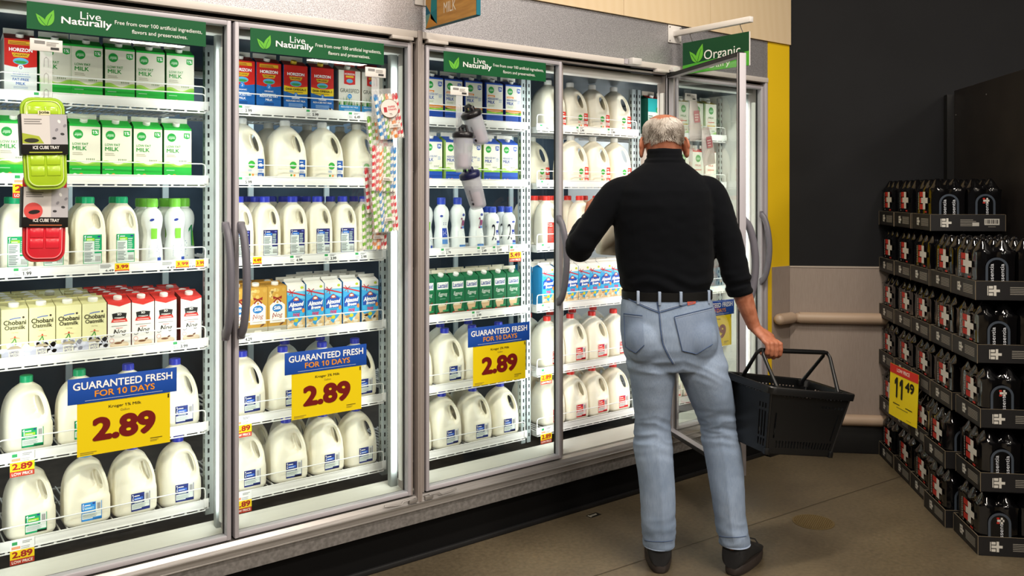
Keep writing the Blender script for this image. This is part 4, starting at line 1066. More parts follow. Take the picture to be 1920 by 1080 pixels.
# last door
rows(4, 0, [('teal', 3.555)] + same('plain_y', (3.672, 3.80, 3.925, 4.040)), 1, .1, rots=radians(1.5))
rows(4, 1, same('plain_r', (3.56, 3.68, 3.80, 3.925, 4.040)), 1, .1, rots=radians(1.5))
rows(4, 2, same('half_red', (3.56, 3.68, 3.80, 3.92, 4.03)), 1, .1)
rows(4, 3, same('cnog', (3.55, 3.64, 3.73, 3.82, 3.91, 4.0)), 1, .1)
rows(4, 4, same('gal_red', (3.56, 3.73, 3.90, 4.06)), 1, .1)
rows(4, 5, same('gal_red', (3.56, 3.73, 3.90, 4.06)), 1, .1)

# --------------------------------------------------------------- shelf tickets
def tk(b, s, x, kind, text, w=None, h=None):
    w = w or {'w': .058, 'y': .10, 'b': .072}[kind]; h = h or {'w': .030, 'y': .031, 'b': .082}[kind]
    price_tag(SHELVES[(b, s)], x - BAYS[b][0], -0.001 if kind != 'b' else 0.0, w, h, kind, text)
tk(0, 0, .50, 'w', '5.49'); tk(0, 1, .44, 'b', '2/7'); tk(0, 2, .44, 'w', '1.99'); tk(0, 2, .705, 'y', '3.99'); tk(0, 2, .915, 'y', '3.99'); tk(0, 2, 1.0, 'y', '3.99', .075)
tk(0, 3, .955, 'w', '3.99'); tk(0, 4, .432, 'b', '2.89'); tk(0, 5, .432, 'b', '2.89')
tk(1, 0, 1.20, 'w', '3.99'); tk(1, 0, 1.48, 'w', '5.99'); tk(1, 0, 1.67, 'w', '6.49'); tk(1, 1, 1.20, 'w', '5.99'); tk(1, 2, 1.22, 'y', '4.49', .075); tk(1, 2, 1.41, 'w', '4.99'); tk(1, 2, 1.56, 'w', '3.99'); tk(1, 2, 1.70, 'w', '2.99')
tk(1, 4, 1.182, 'b', '2.89'); tk(1, 5, 1.182, 'b', '2.89'); tk(1, 3, 1.20, 'w', '4.29')
tk(2, 0, 2.33, 'w', '4.99'); tk(2, 2, 2.13, 'w', '2.79'); tk(2, 2, 2.33, 'w', '2.49'); tk(2, 2, 2.42, 'w', '2.49'); tk(2, 2, 2.52, 'b', '5.49'); tk(2, 3, 2.30, 'w', '3.99')
tk(3, 0, 2.71, 'w', '5.99'); tk(3, 0, 2.95, 'w', '5.99'); tk(3, 0, 3.17, 'w', '5.99'); tk(3, 1, 2.715, 'w', '5.99'); tk(3, 2, 2.72, 'w', '3.49'); tk(3, 3, 2.72, 'w', '3.99'); tk(3, 4, 2.715, 'b', '2.89'); tk(3, 5, 2.715, 'b', '2.89')
# ================================================================ signs on the doors
LEAF_D, LEAF_L = '#0b5a30', '#6cbf3c'
def leaf(A, x, y, s, c=LEAF_L, cut='#0b5a30'):
    """two leaves springing from one point, s = overall height"""
    def blade(px, py, tx, ty, bulge, lay):
        n = 9; L1 = []; L2 = []
        dx, dy = tx - px, ty - py; ln = hypot(dx, dy); nx_, ny_ = -dy / ln, dx / ln
        for k in range(n + 1):
            t = k / n; w = ln * bulge * sin(pi * t ** 0.8) * (1 - .25 * t)
            L1.append((px + dx * t + nx_ * w, py + dy * t + ny_ * w)); L2.append((px + dx * t - nx_ * w, py + dy * t - ny_ * w))
        A.poly(L1 + L2[-2:0:-1], c, lay)
        A.stroke([(px, py), (px + dx * .35 + nx_ * ln * .03, py + dy * .35), (px + dx * .72, py + dy * .72)], s * .03, cut, lay + 1)
    blade(x + s * .55, y, x, y + s * .68, .22, 2)
    blade(x + s * .58, y, x + s * .95, y + s, .24, 4)
def flat_sign(name, label, cat, x, y, z, w, h, artfn, base, group=None, t=0.0016):
    root = thing(name, label, cat, (x, y, z), 0, group)
    m = MB(); m.box((0, 0, 0), (w, t, h), ink(base)); m.build('panel', root)
    p = MB(); A = Art(); artfn(A, w, h); p.art(A, front_map(0, 0, 0)); p.build('print', root)
    return root
def art_banner(A, w, h):
    leaf(A, w * .045, h * .16, h * .62)
    A.text('Live', w * .275, h * .56, w * .385, h * .84, '#ffffff'); A.text('Naturally', w * .175, h * .24, w * .445, h * .58, '#ffffff', bold=.02)
    A.text('Free from over 100 artificial ingredients,', w * .462, h * .46, w * .975, h * .66, '#f2f7f2', bold=.002); A.text('flavors and preservatives.', w * .558, h * .17, w * .885, h * .37, '#f2f7f2', bold=.002)
    A.lines(w * .78, h * .03, w * .9, h * .05, 1, '#3f8a5c', ragged=False)
for d, (x, w) in zip((0, 1, 2), ((.448, .555), (1.163, .549), (1.998, .561))):
    flat_sign('door_banner', 'dark green banner with two leaves at top of %s cooler door' % DRN[d], 'banner', x, -.0085, 2.046, w, .086, art_banner, '#0b5a30', 'green banners on the cooler doors')
def art_guar(A, w, h):
    A.text('GUARANTEED FRESH', w * .045, h * .54, w * .955, h * .84, '#ffffff', bold=.02); A.text('FOR 10 DAYS', w * .235, h * .21, w * .785, h * .46, '#f0981f', bold=.02)
    A.lines(w * .15, h * .09, w * .86, h * .12, 1, '#dfe6f5', ragged=False)
def art_price(txt):
    def f(A, w, h):
        A.text(txt, w * .325, h * .835, w * .675, h * .905, '#3c3416', bold=.012); A.textc('Gallon', w * .5, h * .765, h * .045, '#9c8a2c')
        A.text('2.89', w * .155, h * .25, w * .835, h * .70, '#741410', bold=.045)
        A.lines(w * .775, h * .135, w * .91, h * .165, 1, '#5c5018', ragged=False); A.lines(w * .775, h * .08, w * .88, h * .125, 2, '#a8952e'); A.lines(w * .03, h * .03, w * .2, h * .09, 2, '#a8952e')
        A.rect(w * .972, h * .89, w * .988, h * .97, '#3c3416', 2)
    return f
M_signy = '#eed30c'
def price_sign(d, x, z, txt, w=.34):
    root = thing('price_sign', 'blue and yellow 2.89 price sign on the %s cooler door' % DRN[d], 'price sign', (x, -.0085, z), 0, 'price signs on the cooler doors')
    q = w / .34
    m = MB(); m.box((0, -.002, .171), (w, -.0004, .171 + .083), ink('#1c4fae'), bev=.0006); A = Art(); art_guar(A, w, .083); m.art(A, front_map(0, -.002, .171)); m.build('header_card', root)
    m = MB(); m.box((.028 * q, -.0006, 0), (.028 * q + .29 * q, .0008, .176), ink(M_signy)); A = Art(); art_price(txt)(A, .29 * q, .172); m.art(A, front_map(.028 * q, -.0006, 0)); m.build('price_card', root)
    return root
price_sign(0, .563, .679, 'Kroger 1% Milk'); price_sign(1, 1.293, .682, 'Kroger 2% Milk'); price_sign(2, 2.121, .695, 'Kroger 2% Milk'); price_sign(4, 3.585, .69, 'Kroger Milk')

# ---------------------------------------------------------------- clip strips and what hangs on them
def clip_strip(label, x, z0, z1, y=-.012, w=.034):
    root = thing('clip_strip', label, 'clip strip', (x, y, z0))
    m = MB(); m.box((-w / 2, 0, 0), (w / 2, .0012, z1 - z0), M_clearplastic)
    n = int((z1 - z0) / .05)
    for k in range(n): m.tube([(-.006, -.0005, .01 + k * .05), (-.006, -.0005, .035 + k * .05), (0, -.0005, .041 + k * .05), (.006, -.0005, .035 + k * .05), (.006, -.0005, .01 + k * .05)], .0007, M_frame, 4)
    m.build('strip', root)
    c = MB(); c.box((-.046, -.0015, z1 - z0 - .006), (.046, 0.0, z1 - z0 + .032), ink('#e9e7e3'), bev=.0006)
    A = Art(); A.rect(-.034, z1 - z0 + .016, -.004, z1 - z0 + .026, '#8b8a8a'); A.lines(-.0, z1 - z0 + .012, .036, z1 - z0 + .026, 3, '#a5a3a0'); A.rect(.012, z1 - z0, .036, z1 - z0 + .008, '#3c3c3c')
    c.art(A, front_map(0, -.0015, 0)); c.build('header_ticket', root)
    return root
clip_strip('clear clip strip with ice cube trays on leftmost door', .502, 1.42, 1.985)
clip_strip('clear clip strip with paper straws on second door', 1.672, 1.40, 2.00)
clip_strip('clear clip strip with shaker bottles on third door', 2.075, 1.62, 1.955)
clip_strip('clear clip strip with pale pouches on last door', 3.56, 1.70, 2.03)

def rrect(w, h, r, n=6, top=0.0):
    pts = []
    for cx, cy, a0 in ((w / 2 - r, h / 2 - r, 0), (-w / 2 + r, h / 2 - r, 90), (-w / 2 + r, -h / 2 + r, 180), (w / 2 - r, -h / 2 + r, 270)):
        for k in range(n + 1):
            a = radians(a0 + 90 * k / n); pts.append((cx + r * cos(a), cy + r * sin(a)))
    return pts
def ice_tray(color, inner, lens, label, x, y, z, rot, fruit, brand):
    """z = centre; a slim rounded tray with a clear lid and a card sleeve, hanging upright"""
    root = thing('ice_cube_tray', label, 'ice cube tray', (x, y, z), 0, 'ice cube trays on the leftmost door')
    root.rotation_euler = (radians(-3), radians(rot), 0)
    w, h, d = .124, .285, .034
    mc = mat('tray_' + color.lstrip('#'), color, 0.35, coat=.3); mi = mat('traylid_' + inner.lstrip('#'), inner, 0.22, coat=.5)
    m = MB(); rings = []
    def R(s, y, k=1.0):
        pts = rrect(w * s, h - w * (1 - s), .034 * s)
        return [Vector((px * (1 - .10 * max(0, -py / h)), y, py)) for px, py in pts]
    rings = [R(.80, d), R(.90, d * .85), R(1.0, d * .2), R(1.0, .004), R(.97, -.001), R(.88, -.001), R(.85, .004)]
    m.loft(rings, mc); m.build('tray_body', root)
    lid = MB(); lid.loft([R(.86, .004), R(.86, -.0035), R(.83, -.005)], mi)
    lid.loft([R(.82, -.0035), R(.82, -.0065), R(.79, -.0065), R(.79, -.004)], mat('traylens_' + lens.lstrip('#'), lens, .25), caps=False)
    for cx in (-.022, .022):
        for cz in (.10, .064, -.052, -.085):
            lid.box((cx - .019, -.0066, cz - .015), (cx + .019, -.004, cz + .015), mi, bev=.002)
    lid.build('lid', root)
    s = MB(); bw = w * 1.04; b0, b1 = -.035, .09
    s.box((-bw / 2, -.011, b0), (bw / 2, d + .002, b1), ink('#161515'), bev=.002)
    A = Art(); A.rect(-bw * .47, b0 + .031, bw * .49, b1 - .001, '#d9d5d2'); A.rect(bw * .12, b0 + .031, bw * .49, b1 - .001, '#b9b7bd', 2)
    for k in range(5): A.ell(bw * (.2 + .06 * k), b0 + .05 + .013 * ((k * 7) % 5), .006, .004, ('#3a393d', '#8a8890', '#ececec')[k % 3], 3, 10, k)
    A.lines(-bw * .42, b1 - .032, bw * .08, b1 - .012, 3, '#8c8987', 3)
    if brand: A.rect(-.016, b1 - .004, .018, b1 + .010, '#e8e3b4', 4); A.text('joie', -.013, b1 - .002, .015, b1 + .009, '#4a4a2a', 5, bold=.03)
    if fruit == 'lime': A.poly([(-bw * .47, b0 + .034), (-bw * .02, b0 + .034), (-bw * .12, b0 + .056), (-bw * .47, b0 + .066)], '#a9b73a', 3); A.ell(-bw * .28, b0 + .043, .020, .007, '#2f2f22', 4, 16)
    else: A.ell(-bw * .26, b0 + .05, .026, .026, '#d8504c', 3, 22); A.ell(-bw * .24, b0 + .047, .016, .0065, '#201818', 4, 16, .15)
    A.text('ICE CUBE TRAY', -bw * .26, b0 + .0165, bw * .30, b0 + .0265, '#f4f2ee', 3, bold=.02); A.lines(-bw * .34, b0 + .005, bw * .36, b0 + .012, 1, '#b8643a' if fruit != 'lime' else '#b5bd3a', 3, ragged=False)
    s.art(A, front_map(0, -.0112, 0)); s.build('card_sleeve', root)
    return root
ice_tray('#cc1622', '#e0293a', '#f2a0a4', 'red ice cube tray in black sleeve hanging below green one', .491, -.052, 1.460, 1.5, 'melon', False)
ice_tray('#a3c91b', '#b3d72c', '#dcecb0', 'lime green ice cube tray in black sleeve hanging above red one', .484, -.090, 1.684, -2.0, 'lime', True)

M_film = mat('bag_film', '#eef0f0', 0.15, alpha=.16)
def straw_pack(label, x, y, z, tilt, cols, show):
    root = thing('straw_pack', label, 'straw pack', (x, y, z), 0, 'paper straw packs on the second door')
    root.rotation_euler = (radians(-4), radians(tilt), 0)
    m = MB(); n = 10; W = .105; Hh = .165
    for k in range(n):
        cx = -W / 2 + W * (k + .5) / n; c = cols[(k * len(cols)) // n]; yo = .004 * ((k * 5) % 3)
        seg = 12
        for i in range(seg):
            z0 = -Hh / 2 + Hh * i / seg; z1 = z0 + Hh / seg
            mm = ink(c) if (i + (k // 2)) % 2 else ink('#f0ede6')
            q = 8; r = W / n * .54
            lo = [Vector((cx + r * cos(2 * pi * j / q), yo + r * sin(2 * pi * j / q), z0 + .0075 * sin(2 * pi * j / q + .8))) for j in range(q)]
            hi = [Vector((p.x, p.y, p.z + Hh / seg)) for p in lo]
            m.loft([lo, hi], mm, caps=False)
    m.build('straws', root)
    b = MB(); rings = []
    for t in range(8):
        zz = -Hh * .56 + Hh * 1.22 * t / 7; f = .35 + .65 * sin(pi * min(1, t / 6.3 + .06)) if t < 7 else .1
        rings.append([Vector((W * .56 * cos(2 * pi * j / 20) * (1 + .03 * sin(3 * j)), .003 + (.0125 * f) * sin(2 * pi * j / 20), zz)) for j in range(20)])
    b.loft(rings, M_film, caps=True); b.build('clear_bag', root)
    if show:
        A = Art(); A.ell(.002, .028, .040, .037, '#e9dcd6', 1, 26); A.ring(.002, .028, .040, .037, .0014, '#5a3b3b', 2, 26); A.rect(-.024, .014, -.010, .034, '#b5323a', 3); A.text('PAPER', -.004, .030, .028, .038, '#c23a48', 3, bold=.02); A.text('STRAWS', -.004, .019, .032, .027, '#c23a48', 3, bold=.02); A.text('75', -.002, .001, .010, .009, '#3c2c2c', 3)
        A.rect(-.012, -.048, .040, -.034, '#ece6e0', 2); A.rect(-.009, -.046, .037, -.036, '#d8d2cc', 3); A.lines(.006, -.044, .034, -.038, 2, '#5a5654', 4)
    else:
        A = Art(); A.rect(-.012, -.048, .036, -.034, '#ece6e0', 2); A.lines(-.008, -.046, .030, -.037, 2, '#6a6664', 3)
    l = MB(); l.art(A, front_map(0, -.0115, 0)); l.build('sticker', root)
    return root
rb = ['#3f8fd0', '#7cba3c', '#e88a2e', '#d8404a']
straw_pack('striped straw pack with round sticker, topmost on second door', 1.690, -.086, 1.835, -8, rb, True)
straw_pack('straw pack tucked just under the topmost straw pack', 1.672, -.056, 1.748, -4, rb[1:] + rb[:1], False)
straw_pack('red and blue straw pack hanging halfway down the strip', 1.668, -.088, 1.628, 3, rb[::-1], False)
straw_pack('straw pack just under the red and blue straw pack', 1.658, -.056, 1.545, -2, [rb[3], rb[2], rb[0]], False)
straw_pack('green and red straw pack at front of strip bottom', 1.672, -.088, 1.470, -3, [rb[1], rb[0], rb[1], rb[3]], False)
straw_pack('straw pack with green straws, lowest on second door', 1.645, -.052, 1.400, 1, [rb[1], rb[2], rb[3]], False)

M_shaker = mat('shaker_clear_plastic', '#d5d8e2', 0.18, alpha=.42)
def shaker(label, p_lid, p_base, y, lidc):
    a = Vector((p_base[0], y, p_base[1])); b = Vector((p_lid[0], y, p_lid[1])); ax = (b - a).normalized()
    root = thing('shaker_bottle', label, 'shaker bottle', a, 0, 'shaker bottles on the third door')
    root.rotation_euler = ax.to_track_quat('Z', 'Y').to_euler()
    L = (b - a).length
    m = MB(); m.lathe([(.030, 0), (.034, .004), (.036, .02), (.0425, L * .92), (.043, L * .95), (.041, L * .95), (.034, .02), (.03, .006)], M_shaker, 26)
    m.build('cup', root)
    ml = mat('shaker_lid_' + lidc.lstrip('#'), lidc, .3)
    l = MB(); l.lathe([(.0445, L * .90), (.046, L * .93), (.046, L * 1.02), (.043, L * 1.05), (.036, L * 1.075), (.02, L * 1.085)], ml, 26); l.lathe([(.012, 0), (.012, .018), (.009, .022)], ml, 14, Matrix.Translation((.018, 0, L * 1.07))); l.tube([(-.03, 0, L * 1.05), (-.02, 0, L * 1.05 + .024), (.006, 0, L * 1.05 + .028), (.018, 0, L * 1.05 + .02)], .006, ml, 8, flat=1.5); l.build('lid', root)
    i = MB(); i.lathe([(.012, .008), (.022, .012), (.022, L * .42), (.016, L * .45)], mat('shaker_card', '#d9bcc6', .6), 16); i.build('insert_card', root)
    A = Art(); A.ell(0, .028, .006, .006, '#2a2a30', 2, 12); A.text('Bottle', -.004, .042, .005, .09, '#3a3a42', 2, rot=90)
    s = MB()
    R0 = lambda z: .036 + (.0425 - .036) * z / L + .0006
    ro = radians(-65)
    s.art(A, lambda x, yy, l_: Vector((R0(yy) * cos(ro + x / .038), R0(yy) * sin(ro + x / .038), yy))); s.build('printed_mark', root)
    return root
shaker('black lidded shaker bottle tilted right, topmost of the three', (2.092, 1.868), (2.148, 1.742), -.075, '#17151a')
shaker('black lidded shaker bottle hanging upright in the middle', (2.032, 1.775), (2.030, 1.630), -.105, '#17151a')
shaker('navy lidded shaker bottle, lowest of the three', (2.088, 1.612), (2.136, 1.470), -.07, '#1b1f4a')
def pouch(label, x, y, z, tilt, w, h):
    root = thing('hanging_pouch', label, 'pouch', (x, y, z), 0, 'pale pouches on the last door'); root.rotation_euler = (0, radians(tilt), 0)
    m = MB(); rings = []
    for t in range(9):
        q = t / 8; f = sin(pi * min(.96, q + .05)) * .016 + .001
        rings.append([Vector((w / 2 * (1 - .45 * q ** 2) * cos(2 * pi * j / 18), f * sin(2 * pi * j / 18), -h + h * q)) for j in range(18)])
    m.loft(rings, mat('pouch_film', '#e6dedb', .3, alpha=.75)); m.build('pouch_body', root)
    A = Art(); A.rect(-w * .25, -h * .55, w * .2, -h * .25, '#c9727a'); A.lines(-w * .2, -h * .5, w * .15, -h * .3, 3, '#f0dcd8')
    l = MB(); l.art(A, front_map(0, -.0185, 0)); l.build('sticker', root)
pouch('pale clear pouch with pink print, upper one on last door', 3.548, -.040, 2.02, -6, .10, .21); pouch('pale clear pouch, lower one on last door', 3.590, -.085, 1.88, -10, .10, .20)

# ================================================================ hanging blade signs
M_armw = mat('white_arm', '#e4e1de', .4)
def wire_hook(par, x, y, z0, z1):
    m = MB(); h = z1 - z0; m.tube([(x, y - .004, z1 - .002), (x, y + .004, z1 + .004), (x, y + .008, z1 - .006), (x, y, z0 + h * .5), (x, y - .008, z0 + .008), (x, y - .004, z0 - .002), (x, y + .003, z0 + .003)], .0018, mat('hook_steel', '#55524f', .4, .6), 6); m.build('hook', par)
r = thing('organic_dairy_sign', 'green hanging sign with two leaves on white wall arm', 'sign', (3.443, 0, 2.31))
m = MB(); m.box((-.05, -.006, .008), (.05, 0, .10), M_armw, bev=.002)
for x in (-.04, .04):
    for z in (.018, .09): m.lathe([(.004, 0), (.004, .002), (0, .003)], M_steel, 8, Matrix.Translation((x, -.006, z)) @ Matrix.Rotation(pi / 2, 4, 'X'))
m.build('wall_plate', r)
m = MB(); m.box((-.014, -.49, .043), (.014, -.006, .071), M_armw, bev=.003); m.build('arm', r)
m = MB(); yl, yr = -.062, -.478; m.box((-.004, yr, -.163), (.004, yl, 0.0), ink('#0a4526'))
m.box((-.0042, yr - .001, -.163), (.0042, yr, 0), M_armw)
A = Art(); W = yl - yr; Hh = .163
A.poly([(0, 0), (W, 0), (W, Hh * .43), (0, Hh * .28)], '#4fae36', 1)
leaf(A, W * .11, Hh * .32, Hh * .56, '#6cc13a', '#0a4526')
A.text('Organic', W * .34, Hh * .27, W * .88, Hh * .66, '#f4f6f2', 6, bold=-.004); A.text('Dairy', W * .42, Hh * .035, W * .73, Hh * .25, '#eef5ea', 6, bold=-.004)
m.art(A, plane_map((-.004, yl, -.163), (0, -1, 0), (0, 0, 1)))
m.art(A, plane_map((.004, yr, -.163), (0, 1, 0), (0, 0, 1)))
m.build('sign_board', r)
for y in (-.115, -.43): wire_hook(r, 0, y, -.006, .044)
M_woodsign = mat('honey_wood', '#b8822f', .45); add_noise(M_woodsign, '#a97426', '#c48f3e', 9, 4, (1, 1, 8))
r = thing('aisle_sign', 'wooden blade sign with teal geometric edge above the cooler', 'sign', (1.905, 0, 2.21))
m = MB(); m.box((-.046, -.006, .10), (.03, 0, .20), M_armw, bev=.002); m.box((-.012, -.41, .365), (.012, -.006, .39), M_armw, bev=.003); m.box((-.012, -.02, .19), (.012, 0, .39), M_armw, bev=.003); m.build('bracket', r)
yl, yr = -.03, -.39
m = MB(); m.box((-.009, yr, 0), (.009, yl, .36), M_woodsign); m.box((-.0095, yr - .003, -.001), (.0095, yr, .36), ink('#0f6a7c')); m.box((-.0095, yr, -.003), (.0095, yl, 0), ink('#0f4a58'))
A = Art(); W = yl - yr
sw = .085
def tri(*p, c): A.poly([(x * sw, y * .36) for x, y in p], c, 2)
for k in range(3):
    o = k * .34
    tri((0, o), (1, o + .02), (.45, o + .16), c='#c88a3a'); tri((0, o), (.45, o + .16), (0, o + .15), c='#6f9a92'); tri((1, o + .02), (1, o + .19), (.45, o + .16), c='#14707c'); tri((0, o + .15), (.45, o + .16), (0, o + .28), c='#0f5f7a'); tri((.45, o + .16), (1, o + .19), (1, o + .34), (.5, o + .34), c='#1a7f84'); tri((.45, o + .16), (.5, o + .34), (0, o + .34), (0, o + .28), c='#b98a4a'); tri((.45, o + .10), (1, o + .02), (.45, o + .16), c='#b3a692')
A.text('MILK', W * .38, .042, W * .62, .084, '#f0e8da', 4, bold=.0)
m.art(A, plane_map((-.009, yl, 0), (0, -1, 0), (0, 0, 1))); m.build('sign_board', r)

# ================================================================ right-hand black display and water stack
def wall_frame(x, y, z=0.0):
    p = WMX @ Vector((x, y, z)); return p
WROT = atan2(WX.y, WX.x)
M_disp = mat('display_black_laminate', '#191615', .45); add_noise(M_disp, '#171413', '#1f1b19', 6, 3)
r = thing('black_display_cabinet', 'tall plain black display cabinet with round silver emblem', 'cabinet', wall_frame(.905, -.012), WROT)
m = MB(); m.box((0, -2.3, 0), (.75, -.055, 2.122), M_disp, bev=.003); m.build('cabinet_body', r)
m = MB(); m.box((-.038, -.055, 0), (.75, -.004, 2.10), mat('display_trim_black', '#0a0a0b', .5)); m.build('back_strip', r)
m = MB(); Mr = Matrix.Translation((0, -1.075, 1.755)) @ Matrix.Rotation(-pi / 2, 4, 'Y')
m.lathe([(.13, 0), (.13, .006), (.122, .009), (.105, .009), (.105, .004)], mat('emblem_silver', '#c9c6c0', .25, .8), 40, Mr); m.build('emblem', r)
m = MB()
for (y, z) in ((-.08, 1.98), (-.5, 2.05), (-.09, 1.5)): m.lathe([(.004, 0), (.004, .001), (0, .0015)], M_steel, 8, Matrix.Translation((0, y, z)) @ Matrix.Rotation(-pi / 2, 4, 'Y'))
m.build('screw', r)

M_filmblk = mat('black_shrink_film', '#08080a', .09, 0, .7)
M_card = mat('black_card', '#131214', .55)
M_cardedge = mat('card_edge_kraft', '#6f6350', .7)
def pack_mesh(wx, dy, flip=1):
    """shrink film drawn over 2 x 3 bottles, standing at z=0, centred"""
    nx, ny = 25, 46; bots = [(-wx / 4 + i * wx / 2, -dy / 3 + j * dy / 3) for i in range(2) for j in range(3)]
    def prof(r):
        if r < .0135: return .254 - .002 * (r / .0135) ** 2
        if r < .0175: return .252 - (r - .0135) / .004 * .012
        if r < .044: return .238 - .036 * smooth01((r - .0175) / .0265) ** .9
        return .200
    H = [[0] * (ny + 1) for _ in range(nx + 1)]; X = {}; 
    for i in range(nx + 1):
        for j in range(ny + 1):
            x = -wx / 2 + wx * i / nx; y = -dy / 2 + dy * j / ny
            H[i][j] = max(prof(hypot(x - a, y - b)) for a, b in bots)
    for it in range(2):
        G = [row_[:] for row_ in H]
        for i in range(1, nx):
            for j in range(1, ny):
                s = (G[i - 1][j] + G[i + 1][j] + G[i][j - 1] + G[i][j + 1]) / 4
                H[i][j] = max(G[i][j] * .5 + s * .5, G[i][j] - .002, .214 if 2 < i < nx - 2 and 2 < j < ny - 2 else 0)
    m = MB(); vs = []; idx = {}
    def P(i, j):
        x = -wx / 2 + wx * i / nx; y = -dy / 2 + dy * j / ny
        z = H[i][j] + .004 * noise.noise(Vector((x * 55, y * 55, 3.1))) + .0028 * noise.noise(Vector((x * 130, y * 130, 7.7)))
        return Vector((x, y, z))
    top = [[P(i, j) for j in range(ny + 1)] for i in range(nx + 1)]
    flat = [p for row_ in top for p in row_]
    fs = [(i * (ny + 1) + j, (i + 1) * (ny + 1) + j, (i + 1) * (ny + 1) + j + 1, i * (ny + 1) + j + 1) for i in range(nx) for j in range(ny)]
    # skirt
    per = [(i, 0) for i in range(nx)] + [(nx, j) for j in range(ny)] + [(i, ny) for i in range(nx, 0, -1)] + [(0, j) for j in range(ny, 0, -1)]
    n = len(per); base = len(flat)
    lev = [.93, .8, .6, .4, .2, 0.0]
    for li, f in enumerate(lev):
        for (i, j) in per:
            p = top[i][j]
            sc = 0.0025 * (noise.noise(Vector((p.x * 30, p.y * 30, f * 5))) )
            nxn = (-1 if i == 0 else 1 if i == nx else 0); nyn = (-1 if j == 0 else 1 if j == ny else 0)
            bx = .003 * cos(2 * pi * 3 * (p.y + dy / 2) / dy + pi) if nxn else 0
            by = .003 * cos(2 * pi * 2 * (p.x + wx / 2) / wx + pi) if nyn else 0
            flat.append(Vector((p.x + nxn * (bx + sc), p.y + nyn * (by + sc), p.z * f)))
    prev = [i * (ny + 1) + j for i, j in per]
    for li in range(len(lev)):
        cur = [base + li * n + k for k in range(n)]
        for k in range(n):
            k2 = (k + 1) % n; fs.append((prev[k], cur[k], cur[k2], prev[k2]))
        prev = cur
    m.add(flat, fs, M_filmblk, True)
    # printed side panel (left face) and open film end (front face)
    A = Art(); W = dy
    A.text('essentia', W * .30, .098, W * .355, .186, '#bdbab4', 3, rot=90)
    for k in range(3): A.rect(W * .40, .100 + .031 * k, W * (.60 if k != 1 else .52), .126 + .031 * k, '#b02a20', 2)
    A.rect(W * .60, .100, W * .74, .188, '#d0ccc4', 3); A.rect(W * .50, .131, W * .88, .158, '#d0ccc4', 4)
    A.rect(W * .70, .084, W * .82, .092, '#b02a20', 2); A.rect(W * .36, .086, W * .40, .092, '#8a8782', 2)
    m.art(A, plane_map((-wx / 2 - .0075, dy / 2, 0), (0, -1, 0), (0, 0, 1)))
    m.art(A, plane_map((wx / 2 + .0075, -dy / 2, 0), (0, 1, 0), (0, 0, 1)))
    A = Art(); aw, ah = .046, .170
    def arch(s, z0=.03): return [(-aw * s, z0)] + [(-aw * s * cos(pi * k / 14), ah - aw * .8 + aw * .95 * s * sin(pi * k / 14)) for k in range(15)] + [(aw * s, z0)]
    A.poly(arch(1.0)[::-1], mat('film_edge', '#434b56', .2), 1); A.poly(arch(.78)[::-1], mat('bottle_black', '#08090b', .12), 2)
    for k in (-1, 1) if flip > 0 else (.3,):
        A.text('essentia', k * .021 - .0075, .060, k * .021 + .0075, .150, '#d8dce4', 4, rot=90)
    if flip <= 0: A.rect(-.010, .140, .018, .149, '#d0ccc4', 5); A.rect(.004, .131, .012, .158, '#d0ccc4', 5); A.rect(-.012, .150, -.001, .158, '#b02a20', 4); A.rect(-.012, .131, -.001, .139, '#b02a20', 4)
    m.art(A, front_map(0, -dy / 2 - .007, 0))
    return m
PK = {}
for f in (1, -1):
    o = pack_mesh(.158, .248, f).build('shrink_pack'); PK[f] = o.data; bpy.data.objects.remove(o)
CW, CD, TRH = .345, .277, .080
def eplus(A, x, y, s, c='#cfccc4'):
    for k in range(3): A.rect(x, y + s * (.02 + .34 * k), x + s * .38, y + s * (.28 + .34 * k), c, 2)
    A.rect(x + s * .45, y, x + s * .68, y + s, c, 2); A.rect(x + s * .30, y + s * .37, x + s * 1.0, y + s * .62, c, 3); A.rect(x - s * .14, y + s * .05, x - s * .06, y + s * .95, c, 2)
m = MB(); t = .003
m.box((-CW / 2, -CD / 2, 0), (CW / 2, CD / 2, t), M_card)
for (a, b) in (((-CW / 2, -CD / 2), (-CW / 2 + t, CD / 2)), ((CW / 2 - t, -CD / 2), (CW / 2, CD / 2)), ((-CW / 2, -CD / 2), (CW / 2, -CD / 2 + t)), ((-CW / 2, CD / 2 - t), (CW / 2, CD / 2))):
    m.box((a[0], a[1], 0), (b[0], b[1], TRH), M_card); m.box((a[0], a[1], TRH), (b[0], b[1], TRH + .0012), M_cardedge)
for sx in (-1, 1):
    for sy in (-1, 1): m.box((sx * CW / 2 - .0012, sy * CD / 2 - .0012, 0), (sx * CW / 2 + .0012, sy * CD / 2 + .0012, TRH), M_cardedge)
A = Art(); eplus(A, CD * .30, .022, .040); A.lines(CD * .52, .022, CD * .90, .062, 6, '#9a968c', ragged=False)
m.art(A, plane_map((-CW / 2, CD / 2, 0), (0, -1, 0), (0, 0, 1)))
A = Art(); eplus(A, CW * .155, .018, .044); A.lines(CW * .40, .024, CW * .62, .060, 5, '#8a867e'); A.rect(CW * .56, .024, CW * .65, .042, '#b9b6ae', 4); A.rect(CW * .72, .030, CW * .92, .060, '#c4c1b9', 2)
for k in range(9): A.rect(CW * (.735 + .019 * k), .036, CW * (.741 + .019 * k + .004 * (k % 3)), .056, '#2a2928', 3)
A.lines(CW * .77, .020, CW * .87, .025, 1, '#9a968c', ragged=False)
m.art(A, plane_map((-CW / 2, -CD / 2, 0), (1, 0, 0), (0, 0, 1)))
o = m.build('tray'); TRAY = o.data; bpy.data.objects.remove(o)
TIER = ['bottom', 'second', 'third', 'fourth', 'fifth', 'top']
FROMW = ['nearest the end wall', 'second from the end wall', 'third from the end wall', 'fourth from the end wall', 'at the near corner']
